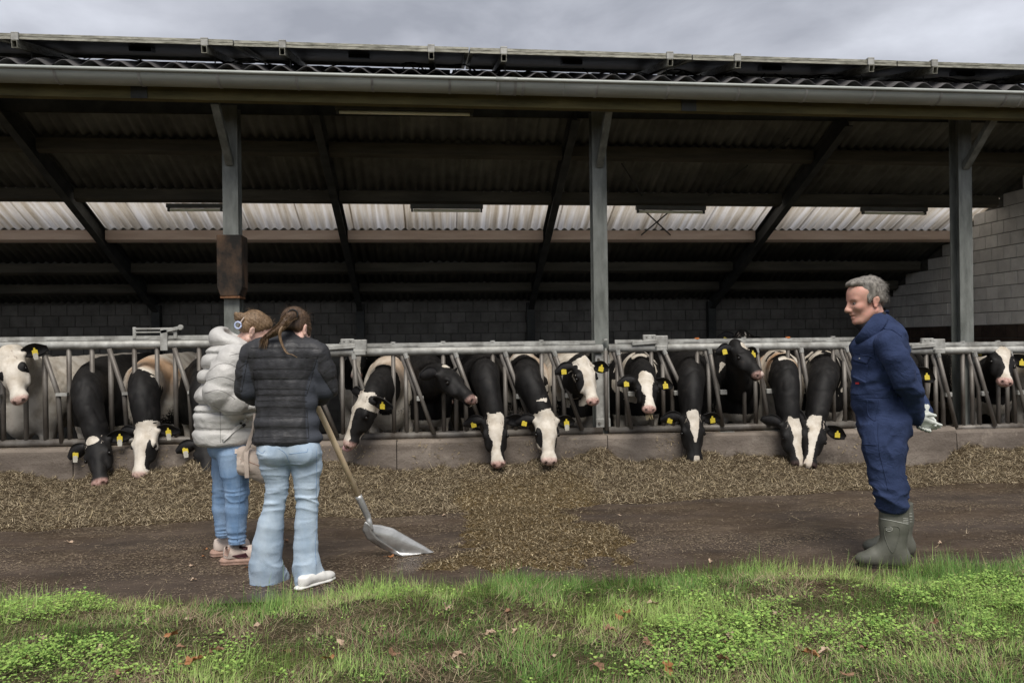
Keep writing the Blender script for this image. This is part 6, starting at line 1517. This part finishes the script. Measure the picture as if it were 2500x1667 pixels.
# ------------------------------------------------------------------ the girl in the white jacket
wy0 = gnd(560, 1372).y + .02
def w(px, py, dy=0.0): return np.array(at(px, py, wy0 + dy))
wg = empty('person', (w(560, 1370)[0], wy0, 0), 'person in silvery white hooded puffer jacket and skinny jeans, head resting against the other girl', 'person')
fW, uW = nrm((.80, .40, -.42)), nrm((.40, .15, .90)); hc3 = w(624, 796)
G = Field(hc3 - np.array((.2, .2, .26)), hc3 + .2, .006); HW = head(G, hc3, fW, uW, .96, 1); G.cone(hc3 + np.array((-.04, 0, -.07)), w(578, 850), .052, .06, .03); G.warp(lambda P: 0 * P[:, 0]); G.build('body', M['skin_girl'], wg); eyes(HW, wg, .96)
G = Field(hc3 - .2, hc3 + np.array((.2, .2, .2)), .006); kk = .96; A = [fW, np.cross(uW, fW), uW]
e = lambda p, r, k_=.015, sub=False: G.ell(HW(*p), np.array(r) * kk, A, k_, sub)
e((-.008, 0, .014), (.103, .088, .095), .01); e((.045, 0, .035), (.060, .075, .052), .02); e((-.055, 0, -.035), (.045, .066, .055), .02); e((.130, 0, -.060), (.085, .10, .100), .02, True); e((.01, 0, -.135), (.13, .2, .07), .015, True); e((.075, 0, -.070), (.078, .14, .066), .015, True)
for q in (-1, 1): e((-.022, .094 * q, -.054), (.026, .026, .036), .006, True)
bun = w(586, 775, -.05); G.ell(bun, (.040, .034, .034), None, .012); G.ell(bun + np.array((-.018, -.02, .018)), (.018, .018, .018), None, .01)
G.warp(lambda P: np.sin((P - hc3) @ A[2] * 330 + (P - hc3) @ A[0] * 60) * .0016 + vnoise(P, 40, 2) * .0025); G.build('hair', M['hair_light'], wg)
rt = [HW(rnd.uniform(-.1, .09), rnd.uniform(-.08, .02), .075 + rnd.uniform(-.02, .02)) for _ in range(150)]; strands('hair_strand', rt, [np.array(p) - hc3 + np.array((.03, 0, 0)) for p in rt], .035, .0009, M['hair_light'], wg, .5, .5, 9)
MB().tube([w(581, 794, -.09) + np.array((.020 * math.cos(a), 0, .022 * math.sin(a))) for a in np.linspace(0, 6.28, 13)], .006, 6).build('hair_clip', dirty('pale_blue_clip', (.35, .42, .62), (.5, .56, .75), 20, .3), wg, True)
MB().tube([w(585, 790, -.088), w(596, 775, -.088)], .004, 6).build('clip_bar', M['sneaker'], wg)
# puffer
G = Field((w(462, 950)[0], wy0 - .34, w(560, 1094)[2]), (w(640, 950)[0] + .05, wy0 + .30, w(560, 790)[2]), .008)
zs = np.array([w(550, py)[2] for py in (838, 862, 900, 935, 985, 1002, 1045, 1090)])
for (cx_, cy_, hd, hw, hz_) in ((566, 862, .135, .185, .06), (560, 880, .155, .20, .09), (553, 920, .17, .205, .10), (551, 965, .178, .205, .10), (550, 1010, .188, .21, .10), (550, 1050, .192, .215, .09), (552, 1072, .182, .21, .06)): G.ell(w(cx_, cy_), (hd, hw, hz_), ax3, .04)
G.cone(w(600, 880, .02), w(600, 1040, .02), .11, .10, .05)
G.chain([w(570, 872, -.175), w(552, 915, -.205), w(538, 955, -.215)], [.088, .100, .102], .015, wave=(.095, .008, .2)); G.chain([w(538, 957, -.215), w(570, 980, -.19), w(606, 988, -.12), w(640, 985, -.02)], [.098, .092, .080, .060], .015, wave=(.09, .008, .3))
G.chain([w(572, 872, .175), w(560, 920, .2), w(590, 975, .19), w(640, 985, .06)], [.088, .095, .088, .06], .015, wave=(.088, .008, .2))
def puff(P):
    z = P[:, 2] + vnoise(P, 4, 2) * .010; i = np.clip(np.searchsorted(-zs, -z) - 1, 0, len(zs) - 2); f_ = np.clip((zs[i] - z) / (zs[i] - zs[i + 1]), 0, 1)
    arm = P[:, 1] < wy0 - .215; b = 1 - np.abs(2 * f_ - 1) ** 4
    q = P * np.array([.65, .65, 1.15]) + np.c_[vnoise(P, 6, 41), vnoise(P, 6, 42), vnoise(P, 6, 43)] * .03; rg = lambda sc, o_: (1 - np.abs(vnoise(q * np.array(sc), 1.0, o_))) ** 3
    wr = rg((7, 7, 8), 4) * .004 + rg((17, 17, 15), 5) * .004 + vnoise(P, 7, 6) * .003
    return -(np.where(arm, 0, b * .022 - .014) + wr)
G.warp(puff); G.clip(w(550, 1091), (0, 0, -1)); pj = G.build('puffer_jacket', M['puffer'], wg, smooth_it=1); pb = obj_bvh(pj)
M['puffer_seam'] = cloth('puffer_seam', (.20, .195, .185), (.30, .29, .28), .8)
for pts in ([(512, 905), (534, 889), (560, 888), (580, 898)], [(503, 930), (535, 920), (560, 924), (582, 936)], [(499, 960), (530, 952), (555, 960), (574, 974)], [(478, 1040), (510, 1045), (560, 1046), (612, 1041)], [(488, 1002), (520, 1010), (560, 1013), (612, 1008)], [(560, 868), (590, 862), (606, 866)], [(520, 990), (548, 1003), (590, 1004)]):
    seam('quilt_seam', pb, pts, M['puffer_seam'], wg, .0022, -.0006)
seam('seam', pb, [(537, 1004), (538, 1040), (538, 1080)], M['puffer_seam'], wg, .002, -.0005); patch('pocket_flap', pb, [(541, 1072), (600, 1018), (606, 1024), (546, 1078)], M['puffer'], wg, .010, .004, (12, 2))
patch('snap', pb, [(583, 1029), (588, 1029), (588, 1034), (583, 1034)], M['black'], wg, .020, .002, (2, 2)); patch('logo_patch', pb, [(588, 1036), (594, 1032), (598, 1037), (592, 1042)], M['black'], wg, .016, .002, (2, 2))
# hood: a thick rolled bag of cloth behind the neck
G = Field(w(498, 880, -.22), w(640, 775, .22), .007)
G.ell(w(562, 832), (.118, .165, .070), [nrm((.9, 0, -.35)), ax3[1], nrm((.35, 0, .9))], .03); G.ell(w(538, 826), (.065, .13, .075), ax3, .04); G.ell(w(592, 842), (.075, .14, .045), ax3, .03)
G.ell(hc3 + np.array((-.02, 0, -.03)), (.095, .085, .105), None, .02, True); G.ell(w(572, 812), (.055, .095, .05), ax3, .03, True)
G.warp(lambda P: -(vnoise(P * np.array([1, .8, 1]), 11, 4) * .007 + vnoise(P, 24, 5) * .003)); G.build('hood', M['puffer'], wg)
# skinny jeans
G = Field((w(500, 1200)[0], wy0 - .26, .05), (w(640, 1200)[0], wy0 + .30, w(560, 1070)[2]), .006)
G.ell(w(560, 1090), (.135, .17, .10), ax3, .05)
for pts, dy in (([(568, 1105, .105), (574, 1150, .092), (579, 1200, .075), (577, 1245, .073), (577, 1290, .062), (579, 1322, .056)], -.09), ([(556, 1105, .105), (551, 1150, .090), (546, 1200, .070), (543, 1240, .068), (545, 1280, .056), (546, 1308, .050)], .10)):
    for a_, b_ in zip(pts[:-1], pts[1:]): G.cone(w(a_[0], a_[1], dy), w(b_[0], b_[1], dy), a_[2], b_[2], .012)
def sfold(P):
    z = P[:, 2]; zt = lambda py: w(560, py)[2]
    q = P + np.c_[vnoise(P, 6, 31), vnoise(P, 6, 32), vnoise(P, 6, 33)] * .02
    ridge = lambda sc, off: (1 - np.abs(vnoise(q * np.array(sc), 1.0, off))) ** 3
    kn = np.exp(-((z - zt(1205)) / .07) ** 2); an = np.exp(-((z - zt(1305)) / .06) ** 2)
    return -(vnoise(P, 10, 3) * .0025 + kn * (ridge((7, 7, 40), 2) * .010 - .004) + an * (ridge((7, 7, 44), 5) * .010 - .004) - .004 + ridge((9, 9, 20), 6) * .003)
G.warp(sfold); G.clip(w(579, 1326, -.09), (0, 0, -1)); sj = G.build('skinny_jeans', M['denim2'], wg, smooth_it=0); sb_ = obj_bvh(sj)
seam('seam', sb_, [(565, 1094), (580, 1130), (586, 1190), (582, 1260), (579, 1320)], M['denim2'], wg, .0025, .0003)
patch('torn_patch', sb_, [(573, 1096), (594, 1095), (590, 1106), (573, 1107)], M['sneaker'], wg, .003, .002, (4, 3))
shoe(wg, gnd(545, 1378), gnd(640, 1372), .10, .050, M['sneaker'], M['sneaker_sole'], 'sneaker', .045, .115); shoe(wg, gnd(521, 1358), gnd(612, 1350), .10, .050, M['sneaker'], M['sneaker_sole'], 'sneaker', .045, .115)
for o in [c for c in wg.children if c.name.startswith('sneaker') and 'sole' not in c.name]:
    b_ = obj_bvh(o)
    if o.name == 'sneaker':
        patch('maroon_panel', b_, [(566, 1356), (600, 1349), (606, 1358), (586, 1364)], M['maroon'], wg, .004, .003, (6, 3)); patch('heel_panel', b_, [(551, 1332), (562, 1338), (556, 1358), (547, 1354)], M['sneaker_sole'], wg, .004, .003, (3, 4)); patch('tongue', b_, [(586, 1316), (606, 1316), (604, 1342), (584, 1338)], M['maroon'], wg, .004, .003, (4, 4))
for q, (w_, d_) in enumerate(((w(644, 985, -.02), (.8, .5, .0)), (w(646, 985, .06), (.8, .3, .0)))):
    G = Field(w_ - .12, w_ + .16, .005); hand(G, w_, d_, (0, -.3, .9), .9, .5, 1 - 2 * q); G.build('hand', M['skin_girl'], wg)

# ------------------------------------------------------------------ bag
bg = empty('shoulder_bag', w(615, 1130, -.2), 'beige nylon shoulder bag hanging between the two girls', 'bag')
G = Field(w(572, 1185, -.36), w(668, 1075, -.04), .006); c_ = w(622, 1133, -.2)
G.ell(c_, (.115, .085, .075), ax3, .03); G.cone(w(594, 1112, -.2), w(650, 1150, -.2), .062, .062, .04, sq=((0, 1, 0), 1.1)); G.cone(w(596, 1135, -.2), w(650, 1158, -.2), .055, .052, .04)
G.warp(lambda P: -(vnoise(P, 14, 4) * .006 + vnoise(P * np.array([1, 1, 2]), 30, 5) * .003)); bo = G.build('bag_body', M['bag'], bg); bb = obj_bvh(bo)
def strap(pts, wd, nm):
    sp_ = smooth_pts(pts, 5); mb = MB()
    for a_, b_ in zip(sp_[:-1], sp_[1:]): mb.bar(a_, b_ + (b_ - a_) * .15, wd, .004, (0, -1, 0.01))
    return mb.build(nm, M['bag'], bg)
strap([w(603, 1166, -.30), w(602, 1140, -.305), w(601, 1115, -.295), w(604, 1095, -.27), w(612, 1070, -.26), w(620, 1045, -.26), w(624, 1010, -.25)], .026, 'strap')
strap([w(590, 1130, -.275), w(596, 1105, -.28), w(608, 1085, -.27), w(618, 1062, -.265)], .018, 'strap')
seam('zip', bb, [(586, 1120), (610, 1128), (645, 1142)], M['sneaker_sole'], bg, .003, .0005)

# ------------------------------------------------------------------ shovel
sh = empty('shovel', gnd(960, 1350), 'aluminium scoop shovel with pale wooden handle resting on the yard', 'shovel')
h0, h1 = np.array(at(728, 889, 5.14)), np.array(at(879, 1219, 5.36)); dh = nrm(h1 - h0)
MB().tube([h0, h0 + dh * .3, (h0 + h1) / 2 + np.array((0, 0, .004)), h1], [.0175, .0180, .0190, .0195], 14).build('handle', M['wood'], sh, True)
hl = np.array(at(901, 1281, 5.38)); 
MB().tube(smooth_pts([h1 - dh * .03, h1 + dh * .06, h1 + dh * .13, hl + np.array((.004, 0, .012)), hl + np.array((.022, 0, -.035))], 4), [.0225] * 5 + [.0215] * 4 + [.019] * 4 + [.016, .014, .011, .008], 14).build('ferrule', M['alu'], sh, True)
T_ = [0, .15, .33, .66, .85, 1.0]
q_ = lambda pts: np.array([(760 + a_ / 3.824, 980 + b_ / 3.824) for a_, b_ in pts])
FRp = q_([(1145, 1410), (1060, 1352), (950, 1290), (760, 1180), (640, 1150), (560, 1146)])
NRp = q_([(868, 1448), (815, 1404), (745, 1362), (632, 1290), (572, 1222), (542, 1150)])
NBp = q_([(866, 1452), (760, 1418), (640, 1360), (522, 1285), (476, 1200), (500, 1118)])
yf0, yn0 = gnd(*FRp[0]).y, gnd(*NBp[0]).y; V, F = [], []; NT, NC = 26, 0
for i in range(NT + 1):
    t = i / NT; pick = lambda A_: (np.interp(t, T_, A_[:, 0]), np.interp(t, T_, A_[:, 1]))
    yf = np.interp(t, [0, 1], [yf0, 5.40]); yn = np.interp(t, [0, .2, 1], [yn0, yn0 + .02, 5.36]); dz = np.interp(t, [0, .15, .5, .85, 1], [0, .018, .05, .055, .02])
    fr = np.array(at(*pick(FRp), yf)); nr_ = np.array(at(*pick(NRp), yn)); nb = np.array(at(*pick(NBp), yn + .012)); fb = fr + np.array((-.012, -.018, -dz)); fl = (nb + fb) / 2 + np.array((0, 0, -.012 * math.sin(math.pi * t)))
    if t == 0: nb[2] = fb[2] = fl[2] = fr[2] = nr_[2] = .005
    for r_ in (nr_, nb, fl, fb, fr): r_[2] = max(r_[2], .004)
    sec = smooth_pts([nr_, nb, fl, fb, fr], 4); NC = len(sec); V += sec
for i in range(NT):
    for j in range(NC - 1): k = i * NC + j; F.append((k, k + 1, k + NC + 1, k + NC))
so_ = MB().add([tuple(v) for v in V], F); me = so_.mesh('scoop'); bm = bmesh.new(); bm.from_mesh(me); bmesh.ops.recalc_face_normals(bm, faces=bm.faces); bmesh.ops.solidify(bm, geom=bm.faces[:], thickness=.003); bm.to_mesh(me); bm.free()
link('scoop', me, sh, M['alu'], True)
